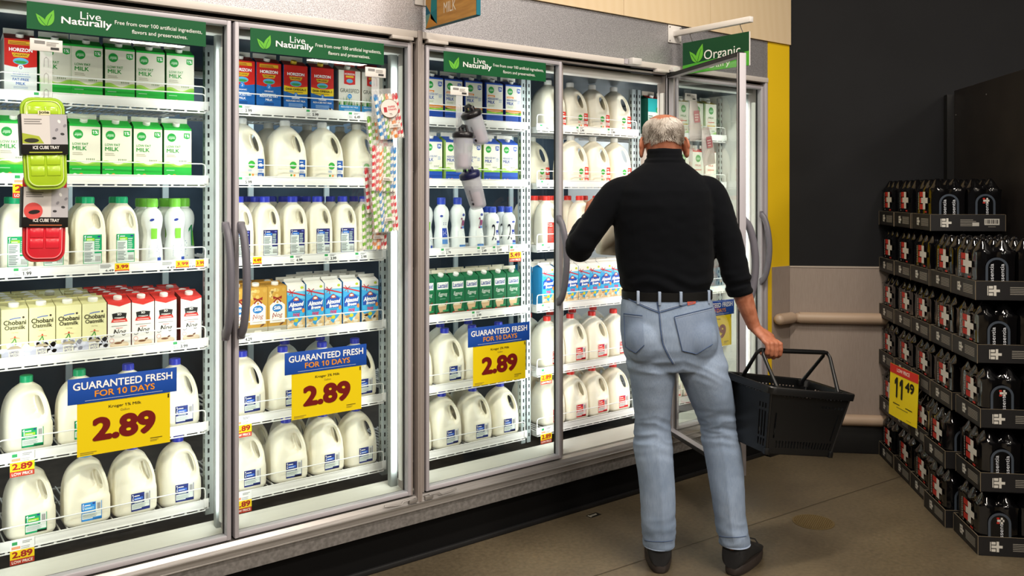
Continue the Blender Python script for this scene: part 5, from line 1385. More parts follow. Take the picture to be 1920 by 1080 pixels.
wr = random.Random(4)
def water_case(tier, k, dx=0.0, dy=0.0):
    lab = 'black tray of shrink wrapped water bottles, %s tier, %s' % (TIER[tier], FROMW[k] if not (tier == 5 and k == 2) else 'third and last')
    p = wall_frame(.507 + CW / 2 + dx, -.022 - CD / 2 - k * .282 + dy, tier * .2695)
    r = thing('water_bottle_case', lab, 'water case', p, WROT + wr.uniform(-.008, .008), 'stacked cases of bottled water')
    for nm, me, off in (('tray', TRAY, (0, 0, 0)), ('shrink_pack', PK[1 if (tier + k) % 2 or tier > 3 else -1], (-.0835, 0, .0035)), ('shrink_pack', PK[-1], (.0835, 0, .0035))):
        o = bpy.data.objects.new(nm, me); COL.objects.link(o); o.parent = r; o.location = off
for tier in range(6):
    for k in range(3 if tier == 5 else 5):
        dx = wr.uniform(-.004, .004); dy = 0
        if tier in (0, 1) and k == 3: dx = -.028; dy = .0
        if tier in (0, 1, 2) and k == 4: dx = .01 if tier else -.0; dy = -.02
        water_case(tier, k, dx, dy)
# shelf-price sign clipped to the stack
p0 = V(2.006, 4.60, .36); p1 = V(2.040, 4.35, .325)
ux = (p1 - p0); ang = atan2(ux.y, ux.x)
r = thing('water_price_sign', 'yellow 11 49 price sign with red top on the water stack', 'price sign', p0, ang)
r.rotation_euler = (0, radians(3.5), ang)
w, h = .25, .275
m = MB(); n = 8
def curl(x): return -.0035 * sin(pi * x / w)
for k in range(n):
    xa, xb = w * k / n, w * (k + 1) / n
    m.add([(xa, curl(xa), 0), (xb, curl(xb), 0), (xb, curl(xb), h), (xa, curl(xa), h), (xa, curl(xa) + .0008, 0), (xb, curl(xb) + .0008, 0), (xb, curl(xb) + .0008, h), (xa, curl(xa) + .0008, h)], [(0, 1, 2, 3), (5, 4, 7, 6), (0, 4, 5, 1), (3, 2, 6, 7)], ink('#f0d51c'), True)
A = Art(); A.rect(0, h * .83, w, h, '#cf2f28', 1, nx=8)
A.text('LOW PRICE', w * .27, h * .885, w * .72, h * .955, '#f2dfd4', 2, bold=.02)
A.text('11', w * .20, h * .39, w * .50, h * .78, '#1a180e', 2, bold=.03); A.text('49', w * .58, h * .585, w * .88, h * .78, '#1a180e', 2, bold=.03)
A.lines(w * .16, h * .255, w * .84, h * .30, 1, '#4a4414', 2, ragged=False); A.lines(w * .3, h * .205, w * .7, h * .235, 1, '#7a6f24', 2, ragged=False); A.lines(w * .66, h * .05, w * .84, h * .07, 1, '#7a6f24', 2)
m.art(A, lambda x, y, l: Vector((x, curl(x) - .0010 - .0003 * l, y)))
m.build('sign_card', r)

# ---------------------------------------------------------------- floor drain, floor tag
M_brass = mat('worn_brass', '#6b5a38', .5, .35)
r = thing('floor_drain', 'round worn brass drain cover set in the floor', 'drain', (3.569, -.741, 0), .4)
m = MB(); m.lathe([(.094, 0), (.094, .0022), (.086, .0026), (.086, .001), (0, .001)], M_brass, 40); m.build('rim', r)
m = MB()
for k in range(-9, 10):
    y = k * .0088; L = sqrt(max(0, .084 ** 2 - y * y))
    m.box((-L, y - .0024, .0008), (L, y + .0024, .003), M_brass)
for k in range(-9, 10):
    x = k * .0088; L = sqrt(max(0, .084 ** 2 - x * x))
    m.box((x - .0012, -L, .0008), (x + .0012, L, .0025), M_brass)
m.build('grate', r)
r = thing('floor_label', 'small black label lying on the floor by the kick plate', 'floor label', (2.818, -.053, 0.0), .05)
m = MB(); m.box((-.035, -.018, 0), (.035, .018, .0008), ink('#1a1a18')); A = Art(); A.lines(-.02, -.006, .025, .010, 2, '#c8c4b4'); A.rect(-.03, -.012, -.022, .012, '#b9b5a4'); m.art(A, plane_map((0, 0, .0008), (1, 0, 0), (0, 1, 0))); m.build('sticker', r)
# ---------------------------------------------------------------- ceiling fixtures (the lamps themselves)
M_fix = mat('fixture_white', '#dedcd8', .5)
for (x, y) in CEIL_LIGHTS:
    r = thing('ceiling_light', 'long white fluorescent fixture on the store ceiling', 'ceiling light', (x, y, CEIL_Z), 0, 'fluorescent fixtures on the ceiling')
    m = MB(); m.box((-.66, -.15, -.07), (.66, .15, 0), M_fix, bev=.006); m.build('housing', r)
# ================================================================ the shopper
def ering(cx, cy, z, rx, ryf, ryb=None, n=28, e=2.0):
    """horizontal ring: rx half width, ryf half depth to the front, ryb to the back"""
    ryb = ryf if ryb is None else ryb; out = []
    for k in range(n):
        t = 2 * pi * k / n; c_, s_ = cos(t), sin(t)
        x = rx * math.copysign(abs(c_) ** (2 / e), c_); y = (ryf if s_ > 0 else ryb) * math.copysign(abs(s_) ** (2 / e), s_)
        out.append(Vector((cx + x, cy + y, z)))
    return out
def ellip(m, c, r, mt, n=16, M=None):
    rings = []
    for i in range(1, 12):
        a = pi * i / 12
        ring = [Vector((r[0] * sin(a) * cos(2 * pi * k / n), r[1] * sin(a) * sin(2 * pi * k / n), -r[2] * cos(a))) for k in range(n)]
        rings.append([(M @ p if M else p) + Vector(c) for p in ring])
    m.loft(rings, mt)
def remesh(mb_, voxel, smooth=3, fac=.5):
    o = mb_.build('tmp')
    r = o.modifiers.new('r', 'REMESH'); r.mode = 'VOXEL'; r.voxel_size = voxel
    if smooth:
        s = o.modifiers.new('s', 'SMOOTH'); s.iterations = smooth; s.factor = fac
    dg = bpy.context.evaluated_depsgraph_get()
    me = bpy.data.meshes.new_from_object(o.evaluated_get(dg))
    d = o.data; bpy.data.objects.remove(o); bpy.data.meshes.remove(d)
    return me
def finish(me, name, parent, mats, disp=None):
    if disp:
        nrm = [Vector(v.normal) for v in me.vertices]
        for v, n in zip(me.vertices, nrm):
            d = disp(Vector(v.co), n)
            if d: v.co = Vector(v.co) + n * d
    me.materials.clear()
    for m in mats: me.materials.append(m)
    me.polygons.foreach_set('material_index', [0] * len(me.polygons))
    me.polygons.foreach_set('use_smooth', [True] * len(me.polygons)); me.update()
    o = bpy.data.objects.new(name, me); COL.objects.link(o); o.parent = parent
    return o
def spline(pts, n):
    """smooth path through points given as tuples of any length"""
    out = []; N_ = len(pts)
    for i in range(N_ - 1):
        p0, p1, p2, p3 = pts[max(i - 1, 0)], pts[i], pts[i + 1], pts[min(i + 2, N_ - 1)]
        for k in range(n):
            t = k / n
            out.append(tuple(.5 * (2 * b + (c - a) * t + (2 * a - 5 * b + 4 * c - d) * t * t + (3 * b - a - 3 * c + d) * t ** 3) for a, b, c, d in zip(p0, p1, p2, p3)))
    out.append(tuple(pts[-1])); return out

man = thing('person', 'grey haired man in black sweater and light jeans holding a basket', 'person', V(.622, 3.53, 0), RZ)
M_skin = mat('skin', '#b8805f', .5, 0, .4, sss=.12, rad=(.012, .006, .003))
add_noise(M_skin, '#97593f', '#b2745a', 38, 4, lo=.3, hi=.7)
M_sweater = mat('black_knit', '#04060b', .9, 0, .12, sheen=.03)
nt, N, L, b = nodes(M_sweater)
tc = N.new('ShaderNodeTexCoord'); nz = N.new('ShaderNodeTexNoise'); nz.inputs['Scale'].default_value = 420; L.new(tc.outputs['Object'], nz.inputs['Vector'])
bp = N.new('ShaderNodeBump'); bp.inputs['Strength'].default_value = .25; bp.inputs['Distance'].default_value = .001; L.new(nz.outputs['Fac'], bp.inputs['Height']); L.new(bp.outputs['Normal'], b.inputs['Normal'])
def denim(name, c1, c2, c3):
    m = mat(name, c1, .85, 0, .2)
    nt, N, L, b = nodes(m)
    tc = N.new('ShaderNodeTexCoord')
    n1 = N.new('ShaderNodeTexNoise'); n1.inputs['Scale'].default_value = 7; n1.inputs['Detail'].default_value = 5; L.new(tc.outputs['Object'], n1.inputs['Vector'])
    mp = N.new('ShaderNodeMapping'); mp.inputs['Scale'].default_value = (420, 420, 30); L.new(tc.outputs['Object'], mp.inputs['Vector'])
    n2 = N.new('ShaderNodeTexNoise'); n2.inputs['Scale'].default_value = 1.0; n2.inputs['Detail'].default_value = 3; L.new(mp.outputs['Vector'], n2.inputs['Vector'])
    r1 = N.new('ShaderNodeValToRGB'); r1.color_ramp.elements[0].position = .3; r1.color_ramp.elements[1].position = .72
    r1.color_ramp.elements[0].color = hexc(c1); r1.color_ramp.elements[1].color = hexc(c2)
    L.new(n1.outputs['Fac'], r1.inputs['Fac'])
    mx = N.new('ShaderNodeMix'); mx.data_type = 'RGBA'; mx.inputs['B'].default_value = hexc(c3)
    r2 = N.new('ShaderNodeMapRange'); r2.inputs['From Min'].default_value = .42; r2.inputs['From Max'].default_value = .75; r2.inputs['To Max'].default_value = .42; L.new(n2.outputs['Fac'], r2.inputs['Value'])
    L.new(r2.outputs['Result'], mx.inputs['Factor']); L.new(r1.outputs['Color'], mx.inputs['A']); L.new(mx.outputs['Result'], b.inputs['Base Color'])
    bp = N.new('ShaderNodeBump'); bp.inputs['Strength'].default_value = .3; bp.inputs['Distance'].default_value = .0012; L.new(n2.outputs['Fac'], bp.inputs['Height']); L.new(bp.outputs['Normal'], b.inputs['Normal'])
    return m
M_jean = denim('washed_denim', '#77889f', '#95a5bc', '#607392')
M_pocket = denim('pocket_denim', '#6d7d95', '#8695ac', '#566a8a')
M_seam = mat('denim_seam', '#3d5174', .85); M_stitch = mat('denim_stitch', '#93a0b5', .8)
M_loop = denim('loop_denim', '#8c9cb4', '#a3b1c6', '#6f82a0')

# ---- body: one continuous skin from crown to ankles, with both hands
HX, HY = .003, .030
bd = MB()
def tilt_head(p):          # the head bows a little towards the shelf
    o = Vector((HX, .01, 1.665)); q = p - o
    if q.z < -.02: return p
    w = smooth01((q.z + .02) / .06); a = radians(-7) * w
    return o + Vector((q.x, q.y * cos(a) - q.z * sin(a), q.y * sin(a) + q.z * cos(a)))
HEAD = [(1.56, .062, .050, .060, .00), (1.60, .058, .052, .056, .00), (1.635, .056, .058, .054, .005), (1.655, .058, .085, .056, .01), (1.672, .062, .098, .060, .015), (1.690, .066, .100, .068, .02), (1.710, .0705, .100, .080, .025), (1.735, .0745, .098, .092, .03), (1.760, .0775, .098, .100, .03), (1.785, .079, .096, .102, .03), (1.808, .077, .090, .098, .03), (1.828, .069, .078, .086, .03), (1.843, .055, .060, .068, .03), (1.852, .037, .040, .046, .03), (1.857, .015, .016, .02, .03)]
def head_ring(z, rx, f, bk, cy, n=36, grow=0.0):
    return [tilt_head(p) for p in ering(HX, cy, z, rx + grow, f + grow, bk + grow, n, 2.15)]
bd.loft([head_ring(*h) for h in HEAD], M_skin)
# face: brow, nose, lips, chin, eye sockets' lids
for c_, r_ in (((HX, .127, 1.742), (.014, .020, .012)), ((HX, .122, 1.757), (.010, .016, .020)), ((HX, .118, 1.778), (.045, .016, .010)), ((HX, .112, 1.712), (.026, .014, .006)), ((HX, .111, 1.703), (.022, .013, .006)), ((HX, .102, 1.678), (.024, .018, .018)), ((HX - .045, .095, 1.735), (.020, .018, .018)), ((HX + .045, .095, 1.735), (.020, .018, .018))):
    ellip(bd, tilt_head(Vector(c_)), r_, M_skin)
# ears
for sg in (-1, 1):
    E = Matrix.Translation(tilt_head(Vector((HX + sg * .087, .020, 1.722)))) @ Matrix.Rotation(radians(sg * 26), 4, 'Z') @ Matrix.Rotation(radians(-12), 4, 'X')
    ring = []
    for k in range(25):
        t = 2 * pi * k / 24; ring.append(E @ Vector((sg * .004, .022 * cos(t) * (1.0 if sin(t) > 0 else .72), .040 * sin(t))))
    bd.tube(ring, .0056, M_skin, 8, caps=True)
    ellip(bd, (0, 0, 0), (.006, .018, .030), M_skin, 14, E)
    ellip(bd, (0, 0, 0), (.006, .010, .012), M_skin, 12, E @ Matrix.Translation((sg * .002, .0, -.030)))
# trunk
bd.loft([ering(0, 0, .84, .15, .09, .10), ering(.012, 0, .95, .165, .10, .11), ering(.01, 0, 1.08, .15, .095, .09), ering(.0, 0, 1.2, .155, .095, .09), ering(-.003, 0, 1.36, .17, .105, .10), ering(-.003, -.005, 1.47, .175, .09, .095), ering(-.003, -.005, 1.54, .14, .06, .07), ering(0, 0, 1.585, .085, .05, .055), ering(HX, 0, 1.62, .055, .05, .05)], M_skin)
def limb(path, mt, m, n=16, sub=4, flat=1.0):
    P = spline(path, sub); m.tube([p[:3] for p in P], [p[3] for p in P], mt, n, flat=flat)
SL, EL, WL = (-.196, -.01, 1.522), (-.343, -.005, 1.312), (-.300, .150, 1.425)
SR, ER, WR = (.188, -.01, 1.522), (.276, -.035, 1.236), (.359, -.030, .990)
limb([SL + (.05,), (-.27, -.015, 1.425, .043), EL + (.037,), (-.335, .06, 1.355, .038), (-.318, .11, 1.39, .031), WL + (.024,)], M_skin, bd)
limb([SR + (.05,), (.235, -.03, 1.385, .043), ER + (.039,), (.297, -.036, 1.165, .041), (.323, -.035, 1.085, .0365), (.347, -.031, 1.02, .0285), WR + (.0265,)], M_skin, bd)
# right hand: closed around the basket's grip
bB = Vector((.906, .42, -.10)).normalized(); qB = Vector((.42, -.906, 0)).normalized(); zB = Vector((0, 0, 1))
GRIP = Vector((.413, -.052, .899)); KN = GRIP + qB * .024 + zB * .029; W_ = Vector(WR)
def palm_ring(c, hb, ht, nrm, n=18):
    return [c + bB * (hb * cos(2 * pi * k / n)) + nrm * (ht * sin(2 * pi * k / n)) for k in range(n)]
dirp = (KN - W_).normalized(); nr = bB.cross(dirp).normalized()
bd.loft([palm_ring(W_, .024, .022, nr), palm_ring(W_.lerp(KN, .3), .031, .020, nr), palm_ring(W_.lerp(KN, .65), .039, .0165, nr), palm_ring(W_.lerp(KN, .95), .0415, .0125, nr), palm_ring(W_.lerp(KN, 1.05), .040, .009, nr)], M_skin)
for s_, ln in ((.0335, .94), (.0115, 1.04), (-.011, 1.0), (-.033, .84)):
    k0 = KN + bB * s_
    pts = [k0 - dirp * .02, k0 + nr * 0 + qB * .002, k0 + (qB * .006 - zB * .022 * ln), k0 + (qB * .001 - zB * .043 * ln), k0 + (-qB * .012 - zB * .054 * ln), k0 + (-qB * .030 - zB * .052 * ln), k0 + (-qB * .042 - zB * .040 * ln)]
    rad = [.0095, .0112, .0096, .0100, .0090, .0086, .0074]
    bd.tube([p for p in pts], rad, M_skin, 12); ellip(bd, pts[-1], (.0074, .0074, .0074), M_skin); ellip(bd, k0 + qB * .003 + zB * .001, (.0108, .0108, .0108), M_skin)
th = [W_.lerp(KN, .25) + bB * .022, W_.lerp(KN, .55) + bB * .045 - qB * .012, GRIP + bB * .052 - qB * .018 + zB * .020, GRIP + bB * .046 - qB * .024 - zB * .006, GRIP + bB * .036 - qB * .022 - zB * .016]
bd.tube(th, [.014, .0125, .0108, .0100, .008], M_skin, 12)
# left hand: fingers hooked through the handle of the jug he lifts
Wl = Vector(WL); dl = Vector((.30, .80, .22)).normalized(); sl = Vector((-.35, -.10, .93)).normalized(); nl = dl.cross(sl).normalized()
Kl = Wl + dl * .085
def pr2(c, hb, ht, n=18): return [c + sl * (hb * cos(2 * pi * k / n)) + nl * (ht * sin(2 * pi * k / n)) for k in range(n)]
bd.loft([pr2(Wl, .026, .020), pr2(Wl + dl * .03, .033, .018), pr2(Wl + dl * .06, .040, .015), pr2(Kl, .041, .012)], M_skin)
for s_, ln in ((.033, .95), (.011, 1.05), (-.011, 1.0), (-.033, .82)):
    k0 = Kl + sl * s_
    pts = [k0 - dl * .02, k0, k0 + dl * .030 * ln + nl * .010, k0 + dl * .042 * ln + nl * .030, k0 + dl * .032 * ln + nl * .048]
    bd.tube(pts, [.0095, .0105, .0095, .009, .0075], M_skin, 12)
bd.tube([Wl + dl * .025 + sl * .02, Wl + dl * .05 + sl * .05 + nl * .01, Wl + dl * .075 + sl * .055 + nl * .03, Wl + dl * .085 + sl * .045 + nl * .045], [.014, .012, .0105, .0085], M_skin, 12)
# legs
def pxx(u, d=3.53): return (u - 960) * d / 1620 - .622
def pzz(v, d=3.53): return 1.53 - (v - 363) * d / 1620
LEGL = [(690, 1222, 44, .0), (740, 1223.5, 38, .01), (790, 1225, 33, .02), (815, 1225, 34, .022), (840, 1225.5, 36, .015), (890, 1230, 34, .0), (965, 1234, 32, -.005), (1005, 1235, 29.5, .0), (1022, 1235, 28.5, .0)]
LEGR = [(690, 1316, 47, -.005), (725, 1327, 44.5, .0), (765, 1339, 39, .01), (800, 1349, 33, .015), (825, 1352, 34.5, .012), (850, 1356.5, 34.5, .0), (915, 1361.5, 32, -.02), (965, 1366, 29.5, -.025), (1000, 1372, 28, -.03), (1014, 1374, 27.5, -.03)]
for LEG in (LEGL, LEGR):
    bd.loft([ering(pxx(u), y, pzz(v), hw * .00218 * .80, hw * .00218 * .85, n=20) for v, u, hw, y in LEG] + [ering(pxx(LEG[-1][1]), LEG[-1][3], .045, .032, .034, n=20)], M_skin)
body = finish(remesh(bd, .0036, 2), 'body', man, [M_skin])

# ---- hair: close-cropped band round the back and sides, bald on top
def head_at(z, th_, grow):
    for (z0, a0, f0, k0, c0), (z1, a1, f1, k1, c1) in zip(HEAD, HEAD[1:]):
        if z0 <= z <= z1:
            t = (z - z0) / (z1 - z0); l = lambda p, q: p + (q - p) * t
            rx, f, bk, cy = l(a0, a1), l(f0, f1), l(k0, k1), l(c0, c1)
            x = (rx + grow) * sin(th_); y = -cos(th_) * ((bk if cos(th_) > 0 else f) + grow)
            return tilt_head(Vector((HX + x, cy + y, z)))
    return tilt_head(Vector((HX, .03, 1.85)))
def hair_lo(th_): a = abs(th_); return 1.728 + .008 * cos(th_ * 3) if a < .9 else (1.738 if a < 1.9 else 1.765)
def hair_hi(th_): return 1.833 - .010 * (1 - abs(cos(th_ * .5))) + .004 * sin(5 * th_)
M_hair = [mat('hair_white', '#cfc8c0', .6), mat('hair_grey', '#a39a90', .6), mat('hair_dark_grey', '#6d6259', .6)]
hm = MB(); rings = []
for i in range(13):
    t = i / 12; ring = []
    for k in range(57):
        th_ = -2.15 + 4.3 * k / 56; z = hair_lo(th_) + (hair_hi(th_) - hair_lo(th_)) * t
        g = .0052 * sin(pi * min(1, max(0, t * 1.02))) ** .6 + .0012 * noise.noise(Vector((th_ * 9, z * 60, 0))) - .001
        ring.append(head_at(z, th_, g))
    rings.append(ring)
vs = [p for r_ in rings for p in r_]; fs = [(i * 57 + k, i * 57 + k + 1, (i + 1) * 57 + k + 1, (i + 1) * 57 + k) for i in range(12) for k in range(56)]
hm.add(vs, fs, M_hair[1], True)
hr = random.Random(11)
for s_ in range(5200):
    th_ = hr.uniform(-2.15, 2.15); lo, hi = hair_lo(th_), hair_hi(th_); t = hr.random() ** .85; z = lo + (hi - lo) * t
    if noise.noise(Vector((th_ * 2, z * 20, 5))) < -.45 and hr.random() < .5: continue
    ln = hr.uniform(.010, .026) * (.6 + .5 * t); sd = (1 if th_ > .15 * sin(z * 90) else -1) * hr.uniform(.2, .9) + .35
    pts = []
    for k in range(4):
        q = k / 3; pts.append(head_at(max(lo - .006, z - ln * q * .75), th_ + sd * ln * q * 9, .004 + .0045 * sin(pi * .5 * q) - .002 * q * q + hr.uniform(-.0005, .0006)))
    w = noise.noise(Vector((th_ * 3, z * 25, 9))) + hr.uniform(-.5, .5) + (.25 if th_ > .2 else 0) + (t - .45) * .8
    hm.tube(pts, [.0008, .0008, .0007, .0003], M_hair[0 if w > .0 else 1 if w > -.5 else 2], 3, caps=False)
hm.build('hair', man)
# ---- eyes
ey = MB()
for sg in (-1, 1): ellip(ey, tilt_head(Vector((HX + sg * .031, .117, 1.760))), (.0115, .0115, .0115), mat('eye_white', '#e6e2dc', .2)); ellip(ey, tilt_head(Vector((HX + sg * .031, .126, 1.760))), (.005, .004, .005), mat('iris', '#4a3a2a', .2))
ey.build('eyes', man)

# ---- sweater
sw = MB()
def sx(u0, u1): return (pxx(u0) + pxx(u1)) / 2, (pxx(u1) - pxx(u0)) / 2
T = [(549, 1170, 1330, .112, .115, 0), (538, 1166, 1332, .120, .122, 0), (515, 1160, 1336, .126, .124, 0), (470, 1154, 1338, .130, .126, 0), (423, 1150, 1339, .130, .130, -.004), (385, 1148, 1341, .122, .130, -.008), (358, 1152, 1337, .108, .120, -.010), (340, 1163, 1326, .092, .106, -.010), (326, 1180, 1311, .078, .092, -.008), (313, 1198, 1295, .068, .078, -.004), (305, 1208, 1285, .063, .070, 0), (297, 1212, 1281, .064, .068, .002)]
rr = []
for v, a, c_, f, bk, cy in T:
    cx, hw = sx(a, c_); rr.append(ering(cx, cy, pzz(v), hw, f, bk, 36, 2.35 if v > 350 else 2.1))
sw.loft(rr, M_sweater)
sw.loft([ering(pxx(1246.5), .004, z, rx, f, bk, 30) for z, rx, f, bk in ((1.655, .077, .070, .070), (1.672, .073, .068, .066), (1.69, .071, .068, .064), (1.708, .0705, .068, .063), (1.7125, .067, .065, .060))], M_sweater)
def sleeve(path, folds):
    P = spline(path, 8); n_ = len(P); pts = []; rad = []
    for i, p in enumerate(P):
        t = i / (n_ - 1); r_ = p[3]
        for (t0, w0, amp, fr) in folds: r_ += amp * math.exp(-((t - t0) / w0) ** 2) * sin(fr * t)
        pts.append(p[:3]); rad.append(r_)
    sw.tube(pts, rad, M_sweater, 22)
sleeve([(-.135, -.012, 1.545, .060), SL + (.067,), (-.272, -.015, 1.425, .060), (-.332, -.012, 1.335, .0565), (-.346, .012, 1.308, .056), (-.342, .050, 1.335, .052), (-.327, .095, 1.375, .044), (-.311, .128, 1.405, .036)], [(.55, .2, .003, 60)])
sleeve([(.125, -.012, 1.545, .060), SR + (.068,), (.236, -.028, 1.385, .062), (.270, -.036, 1.262, .0575), (.282, -.038, 1.205, .0565), (.293, -.038, 1.155, .054), (.303, -.037, 1.118, .047)], [(.80, .16, .0038, 62)])
def sw_fold(p, n):
    d = .0035 * noise.noise(Vector((p.x * 9 + p.z * 4, p.y * 9, p.z * 7)))
    if p.z < 1.25: d += .0035 * sin(p.z * 95 + 6 * noise.noise(Vector((p.x * 6, 1, p.z * 3)))) * smooth01((1.25 - p.z) / .08)
    d += .002 * noise.noise(Vector((p.x * 22, p.y * 22, p.z * 30)))
    if abs(p.z - 1.672) < .02 and abs(p.x) < .1: d += .0015 * sin((p.z - 1.66) * 330)
    return d
sweater = finish(remesh(sw, .0056, 4), 'sweater', man, [M_sweater], sw_fold)

# ---- jeans
jn = MB()
J = [(552, 1168, 1332, .112, .116, 0), (566, 1165, 1335, .118, .124, 0), (590, 1163.5, 1341, .122, .136, 0), (620, 1163, 1347, .122, .144, 0), (645, 1166, 1352, .118, .143, 0), (668, 1172, 1357, .110, .130, 0), (688, 1180, 1360, .095, .110, 0)]
rr = []
for v, a, c_, f, bk, cy in J:
    cx, hw = sx(a, c_); rr.append(ering(cx, cy, pzz(v), hw, f, bk, 36, 2.25))
jn.loft(rr, M_jean)
for LEG, sg in ((LEGL, -1), (LEGR, 1)):
    path = [(640, (1212 if sg < 0 else 1304), 45, 0.0)] + LEG
    P = spline([(v, u, hw, y) for v, u, hw, y in path], 5)
    jn.loft([ering(pxx(u), y, pzz(v), hw * .00218, hw * .00218 * (1.12 if v < 760 else 1.08), n=28) for v, u, hw, y in P], M_jean)
for sg, u in ((-1, 1207), (1, 1300)):
    ellip(jn, (pxx(u), -.055, pzz(632)), (.088, .092, .105), M_jean, 20)
def jn_fold(p, n):
    d = 0.0
    for zc, xc, amp in ((pzz(812), pxx(1224), .0060), (pzz(800), pxx(1345), .0075)):          # behind the knees
        w = math.exp(-((p.z - zc) / .075) ** 2) * math.exp(-((p.x - xc) / .10) ** 2)
        a = abs(noise.noise(Vector((p.x * 7 + xc, p.y * 7, (p.z + .35 * abs(p.x - xc)) * 30)))); d += amp * w * (1 - 3.0 * a)
    w = math.exp(-((p.z - pzz(685)) / .05) ** 2) * (1 if p.y < .02 else .3)                     # under the seat
    d += .006 * w * (1 - 3.2 * abs(noise.noise(Vector((p.x * 6, p.y * 5, (p.z + .5 * p.x * (1 if p.x > .05 else -.4)) * 22)))))
    w = smooth01((p.z - .15) / .05) * smooth01((.62 - p.z) / .1)
    d += .0035 * w * noise.noise(Vector((p.x * 12, p.y * 12, p.z * 5)))
    w = smooth01((.26 - p.z) / .10)                                                            # breaks above the shoes
    d += .004 * w * (1 - 3 * abs(noise.noise(Vector((p.x * 8, p.y * 8 + 3, p.z * 22)))))
    if p.y < .01:                                                                              # pressed crease down the back
        for LEG, o_ in ((LEGL, 3), (LEGR, -6)):
            vv = 363 + (1.53 - p.z) * 1620 / 3.53
            if vv > 735:
                uc = LEG[-1][1]
                for (v0, u0, h0, y0), (v1, u1, h1, y1) in zip(LEG, LEG[1:]):
                    if v0 <= vv <= v1: uc = u0 + (u1 - u0) * (vv - v0) / (v1 - v0)
                d += .0065 * math.exp(-abs((p.x - pxx(uc + o_)) / .013)) * smooth01((vv - 735) / 90) * smooth01((1010 - vv) / 30)
    d += .0012 * noise.noise(Vector((p.x * 30, p.y * 30, p.z * 26)))
    return d
jeans = finish(remesh(jn, .0058, 3), 'jeans', man, [M_jean], jn_fold)
jbvh = BVHTree.FromPolygons([tuple(v.co) for v in jeans.data.vertices], [tuple(p.vertices) for p in jeans.data.polygons])
def onj(u, v, off=.0016):
    """a spot on the back of the jeans, as seen from behind"""
    x, z = pxx(u), pzz(v)
    o = Vector((-.622, -3.53, 1.53)); h, nn_, i, d = jbvh.ray_cast(o, (Vector((x, 0, z)) - o).normalized())
    if h is None: return None
    return h + nn_ * off
def seam(name, pts, r_, m, n=10):
    P = spline(pts, n); q = [onj(u, v) for u, v in P]; q = [p for p in q if p is not None]
    mm = MB(); mm.tube(q, r_, m, 6); return mm.build(name, jeans)
YOKE = [(1167, 557), (1180, 561), (1205, 574), (1232, 585), (1240, 585), (1268, 577), (1303, 566), (1330, 556)]
CENT = [(1231, 560), (1233, 572), (1236, 590), (1239, 620), (1243, 645), (1252, 665), (1262, 682)]
seam('yoke_seam', YOKE, .0022, M_seam); seam('yoke_seam', [(u, v - 3.2) for u, v in YOKE], .0011, M_stitch)
seam('seat_seam', CENT, .0024, M_seam); seam('seat_seam', [(u + 3.0, v) for u, v in CENT], .0011, M_stitch)
def pocket(poly, nm='back_pocket'):
    """poly: TL, TR, BR, bottom tip, BL"""
    mm = MB(); G = 12; vs = []
    TL, TR, BR, BT, BL = poly
    for i in range(G + 1):
        s_ = i / G; top = (TL[0] + (TR[0] - TL[0]) * s_, TL[1] + (TR[1] - TL[1]) * s_)
        bot = ((BL[0] + (BT[0] - BL[0]) * s_ * 2, BL[1] + (BT[1] - BL[1]) * s_ * 2) if s_ < .5 else (BT[0] + (BR[0] - BT[0]) * (s_ * 2 - 1), BT[1] + (BR[1] - BT[1]) * (s_ * 2 - 1)))
        for j in range(G + 1):
            t = j / G; p = onj(top[0] + (bot[0] - top[0]) * t, top[1] + (bot[1] - top[1]) * t, .0034)
            vs.append(p)
    good = [p for p in vs if p is not None]
    vs = [p if p is not None else min(good, key=lambda g: abs(k - good.index(g) if False else 0)) for k, p in enumerate(vs)] if len(good) < len(vs) else vs
    mm.add(vs, [(i * (G + 1) + j, i * (G + 1) + j + 1, (i + 1) * (G + 1) + j + 1, (i + 1) * (G + 1) + j) for i in range(G) for j in range(G)], M_pocket, True)
    pk = mm.build(nm, jeans)
    e = MB(); path = [TL, BL, BT, BR]
    for a, c_ in zip(path, path[1:]):
        q = [onj(a[0] + (c_[0] - a[0]) * k / 8, a[1] + (c_[1] - a[1]) * k / 8, .004) for k in range(9)]; e.tube([p for p in q if p], .0017, M_seam, 6)
    for dv, m_, r_ in ((0, M_seam, .0017), (3, M_stitch, .0010)):
        q = [onj(TL[0] + (TR[0] - TL[0]) * k / 10, TL[1] + (TR[1] - TL[1]) * k / 10 + dv, .004) for k in range(11)]; e.tube([p for p in q if p], r_, m_, 6)
    e.build('pocket_stitching', pk)
pocket([(1264, 594), (1334, 577), (1335, 645), (1306, 663), (1279, 657)])
pocket([(1171, 588), (1205, 592), (1208, 647), (1193, 661), (1174, 650)])
p_ = MB(); q = [onj(u, v, .004) for u, v in ((1288, 566), (1303, 562), (1304, 569), (1289, 573))]; p_.add(q, [(0, 1, 2, 3)], mat('red_patch', '#a8432f', .7)); p_.build('red_tab', jeans)
# hems
for LEG in (LEGL, LEGR):
    v, u, hw, y = LEG[-1]; mm = MB()
    mm.tube([(pxx(u) + hw * .00217 * cos(2 * pi * k / 32), y + hw * .00217 * 1.08 * sin(2 * pi * k / 32), pzz(v) + .004) for k in range(32)], .0030, M_loop, 6, closed=True)
    mm.build('hem', jeans)
    seam('hem_stitch', [(u - hw + 2.5, v - 9), (u - hw * .4, v - 7), (u + hw * .4, v - 7), (u + hw - 2.5, v - 9)], .0012, M_seam)
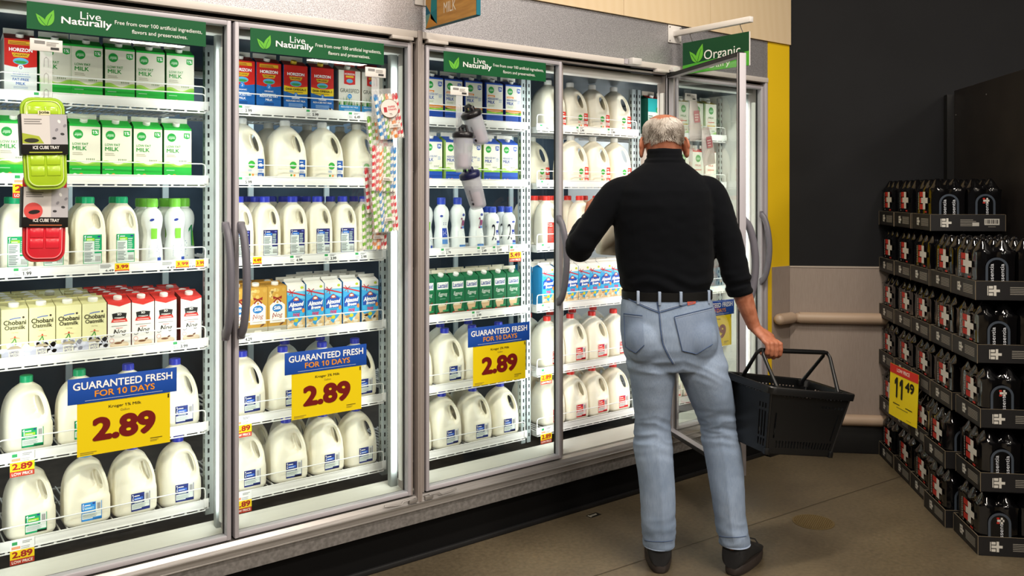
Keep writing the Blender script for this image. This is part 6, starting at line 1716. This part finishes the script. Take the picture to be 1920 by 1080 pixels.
# belt and loops
cx, hw = sx(1167.5, 1332.5); bl = MB()
zb0, zb1 = pzz(559.5), pzz(543)
bl.loft([ering(cx, 0, z, hw + g, .116 + g, .120 + g, 40, 2.25) for z, g in ((zb0, .0), (zb0 + .002, .004), (zb1 - .002, .004), (zb1, .0))], mat('black_leather', '#050505', .6, 0, .25)); bl.build('belt', man)
for u in (1190, 1227, 1265.5, 1321.5):
    t_ = MB(); x = pxx(u); s_ = min(.995, abs((x - cx) / hw)); y = -(.124) * (1 - s_ ** 2.25) ** (1 / 2.25) - .007
    t_.box((x - .0055, y - .002, pzz(565)), (x + .0055, y + .010, pzz(540.5)), M_loop, bev=.0018); t_.build('belt_loop', jeans)
# ---- watch band on the left wrist
wb = MB(); a_ = Vector(WL) + Vector((-.004, -.010, -.006)); dd = (Vector(WL) - Vector((-.318, .11, 1.39))).normalized(); u1 = dd.cross(zB).normalized(); u2 = dd.cross(u1)
wb.loft([[a_ + dd * k * .010 + (u1 * cos(2 * pi * j / 20) + u2 * sin(2 * pi * j / 20)) * .0275 for j in range(20)] for k in (-1, 0, 1)], mat('watch_band', '#241d1a', .5), caps=False); wb.build('watch_band', man)
# ---- shoes
M_upper = mat('black_suede', '#0d0d10', .8); M_sole = mat('dark_brown_sole', '#2d2522', .6)
def shoe(x, y, yaw, lift, pitch):
    Mx = Matrix.Translation((x, y, lift)) @ Matrix.Rotation(radians(yaw), 4, 'Z') @ Matrix.Rotation(radians(pitch), 4, 'X')
    s = bpy.data.objects.new('shoe', None); COL.objects.link(s); s.parent = man; s.matrix_local = Mx
    up = MB(); rings = []
    for yy, w, h, z0 in ((-.078, .030, .085, .030), (-.072, .041, .118, .030), (-.055, .047, .134, .030), (-.025, .050, .138, .030), (.02, .050, .134, .030), (.05, .050, .118, .030), (.085, .051, .090, .030), (.12, .053, .070, .028), (.155, .053, .058, .028), (.185, .046, .050, .028), (.208, .030, .040, .028), (.214, .014, .034, .030)):
        ring = []
        for k in range(20):
            t = 2 * pi * k / 20; c_, q_ = cos(t), sin(t)
            ring.append(Vector((w * math.copysign(abs(c_) ** .8, c_), yy, z0 + (h - z0) * (.5 + .5 * math.copysign(abs(q_) ** .75, q_)))))
        rings.append(ring)
    up.loft(rings, M_upper); up.build('upper', s); la = MB(); la.tube([(.030, .05, .118), (.052, .055, .116), (.066, .05, .104)], .0028, M_upper, 6); la.tube([(-.030, .05, .118), (0, .06, .124), (.030, .05, .118)], .0028, M_upper, 6); la.build('lace', s)
    so = MB(); out = []
    for k in range(40):
        t = 2 * pi * k / 40; yy = .072 + .152 * sin(t); w = (.051 + .008 * smooth01((yy + .02) / .16)); out.append((w * math.copysign(abs(cos(t)) ** .72, cos(t)), yy))
    so.loft([[Vector((px_ * g, (py_ - .072) * g + .072, z)) for px_, py_ in out] for z, g in ((0, .94), (.004, .98), (.018, 1.0), (.034, .985), (.038, .95))], M_sole); so.build('sole', s)
def stand(u, y, yaw):
    a = radians(yaw); shoe(pxx(u) - .025 * sin(a), y + .025 * cos(a), yaw, 0.0, 0)
stand(1236, -.004, -7); stand(1376, -.030, -34)

# ---- the jug in his left hand
jx = Vector((-.622 + .622, 0, 0))
place('half_red', 3, 2, 0, 0, 'red capped half gallon jug in the man\'s left hand', 'half gallon milk jugs in the hand', 0, 0)
held = [o for o in bpy.data.objects if o.get('label', '').endswith("man's left hand")][0]
held.location = V(.412, 3.80, 1.262); held.rotation_euler = (radians(2), radians(-4), radians(150))

# ================================================================ shopping basket
BL_, BW_, BH = .452, .28, .262
BC = V(1.134, 3.518, .760)
AL = radians(25)
basket = thing('shopping_basket', 'black plastic hand basket hanging from the man\'s right hand', 'basket', BC, RZ + AL)
basket.rotation_euler = (Matrix.Rotation(RZ + AL, 4, 'Z') @ Matrix.Rotation(radians(9.5), 4, 'Y') @ Matrix.Rotation(radians(2.0), 4, 'X')).to_euler()
M_bask = mat('basket_black_plastic', '#08090b', .38)
def bwall(m, c0, c1, t0, t1, cols, holes, th_=.003):
    """one wall as a grid of strips between bottom edge c0-c1 and top edge t0-t1; holes(i, j) leaves an opening"""
    rows_ = [0, .05, .09, .20, .235, .62, .66, .74, .78, .88, .92, 1.0]
    c0, c1, t0, t1 = map(Vector, (c0, c1, t0, t1)); nn_ = (c1 - c0).cross(t0 - c0).normalized() * th_
    P = lambda s_, t: (c0.lerp(c1, s_)).lerp(t0.lerp(t1, s_), t)
    for j in range(len(rows_) - 1):
        i = 0
        while i < cols:
            if holes(i, j): i += 1; continue
            e = i
            while e < cols and not holes(e, j): e += 1
            a, b_, c_, d = P(i / cols, rows_[j]), P(e / cols, rows_[j]), P(e / cols, rows_[j + 1]), P(i / cols, rows_[j + 1])
            m.add([a, b_, c_, d, a + nn_, b_ + nn_, c_ + nn_, d + nn_], [(0, 1, 2, 3), (7, 6, 5, 4), (0, 4, 5, 1), (3, 2, 6, 7), (0, 3, 7, 4), (1, 5, 6, 2)], M_bask)
            i = e
bx = MB(); tl, tw, bl2, bw2 = BL_ / 2 - .018, BW_ / 2 - .018, .165, .100
top = {(-1, -1): (-tl, -tw, -.004), (1, -1): (tl, -tw, -.004), (1, 1): (tl, tw, -.004), (-1, 1): (-tl, tw, -.004)}
bot = {(-1, -1): (-bl2, -bw2, -BH), (1, -1): (bl2, -bw2, -BH), (1, 1): (bl2, bw2, -BH), (-1, 1): (-bl2, bw2, -BH)}
def hl(cols):
    def f(i, j):
        if i < 2 or i >= cols - 2: return False
        if j == 9 or j == 7: return (i % 2 == 1 and (j == 9) and 6 <= i < cols - 3) or (j == 7 and i % 2 == 1 and i > cols * .62)
        if j == 2: return i % 2 == 1 and i > 3
        if j in (4, 2) and (i in (3, cols - 4)): return True
        if j == 5 or j == 4: return i in (cols - 4,)
        return False
    return f
def hs(cols):
    def f(i, j):
        if i < 2 or i >= cols - 1: return False
        if j == 9: return i % 2 == 1 and i < cols - 6
        if j in (2, 4, 6): return i % 2 == 1 and i > cols - 9
        return False
    return f
for a, c_, cols, fn in (((-1, -1), (1, -1), 44, hl(44)), ((1, -1), (1, 1), 28, hs(28)), ((1, 1), (-1, 1), 44, hl(44)), ((-1, 1), (-1, -1), 28, hs(28))):
    bwall(bx, bot[a], bot[c_], top[a], top[c_], cols, fn)
bx.box((-bl2, -bw2, -BH - .004), (bl2, bw2, -BH), M_bask)
for (a, b_) in bot: bx.box((a * bl2 - .010, b_ * bw2 - .010, -BH - .006), (a * bl2 + .010, b_ * bw2 + .010, -BH + .02), M_bask, bev=.003)
for sgx in (-1, 1):
    for sgy in (-1, 1): bx.tube([bot[(sgx, sgy)], top[(sgx, sgy)]], .006, M_bask, 8)
bx.build('basket_shell', basket)
rm = MB()
def rr2(w, h, z, r_=.03): return [Vector((x, y, z)) for x, y in rrect(w, h, r_, 5)]
rm.loft([rr2(BL_ - .036, BW_ - .036, -.030), rr2(BL_ - .02, BW_ - .02, -.030), rr2(BL_, BW_, -.028), rr2(BL_ + .004, BW_ + .004, -.004), rr2(BL_, BW_, .0), rr2(BL_ - .014, BW_ - .014, .0), rr2(BL_ - .03, BW_ - .03, -.004), rr2(BL_ - .036, BW_ - .036, -.030)], M_bask, caps=False)
rm.build('rim', basket)
inv_ = basket.rotation_euler.to_matrix().inverted()
def to_bk(lat, dep, z): return inv_ @ (V(lat, dep, z) - BC)
gp = to_bk(.622 + GRIP.x, 3.53 + GRIP.y, GRIP.z)          # where the hand holds it
for sg in (-1, 1):
    hnd = MB(); gy = gp.y + sg * .0075; gz = gp.z
    gA = Vector((-.175, gy, gz + (-.175 - gp.x) * .06)); gB = Vector((.185, gy, gz + (.185 - gp.x) * .06))
    fA = Vector((-.160, sg * (BW_ / 2 - .035), -.012)); fB = Vector((.160, sg * (BW_ / 2 - .035), -.012))
    P = [fA, fA.lerp(gA, .5), fA.lerp(gA, .88), gA.lerp(gB, .03), gA.lerp(gB, .3), gA.lerp(gB, .7), gA.lerp(gB, .97), fB.lerp(gB, .88), fB.lerp(gB, .5), fB]
    hnd.tube(P, [.0085, .0075, .0075, .008, .0085, .0085, .008, .0075, .0075, .0085], M_bask, 10)
    for f_ in (fA, fB): hnd.box(f_ - Vector((.014, .006, .014)), f_ + Vector((.014, .006, .012)), M_bask, bev=.003)
    hnd.build('handle', basket)
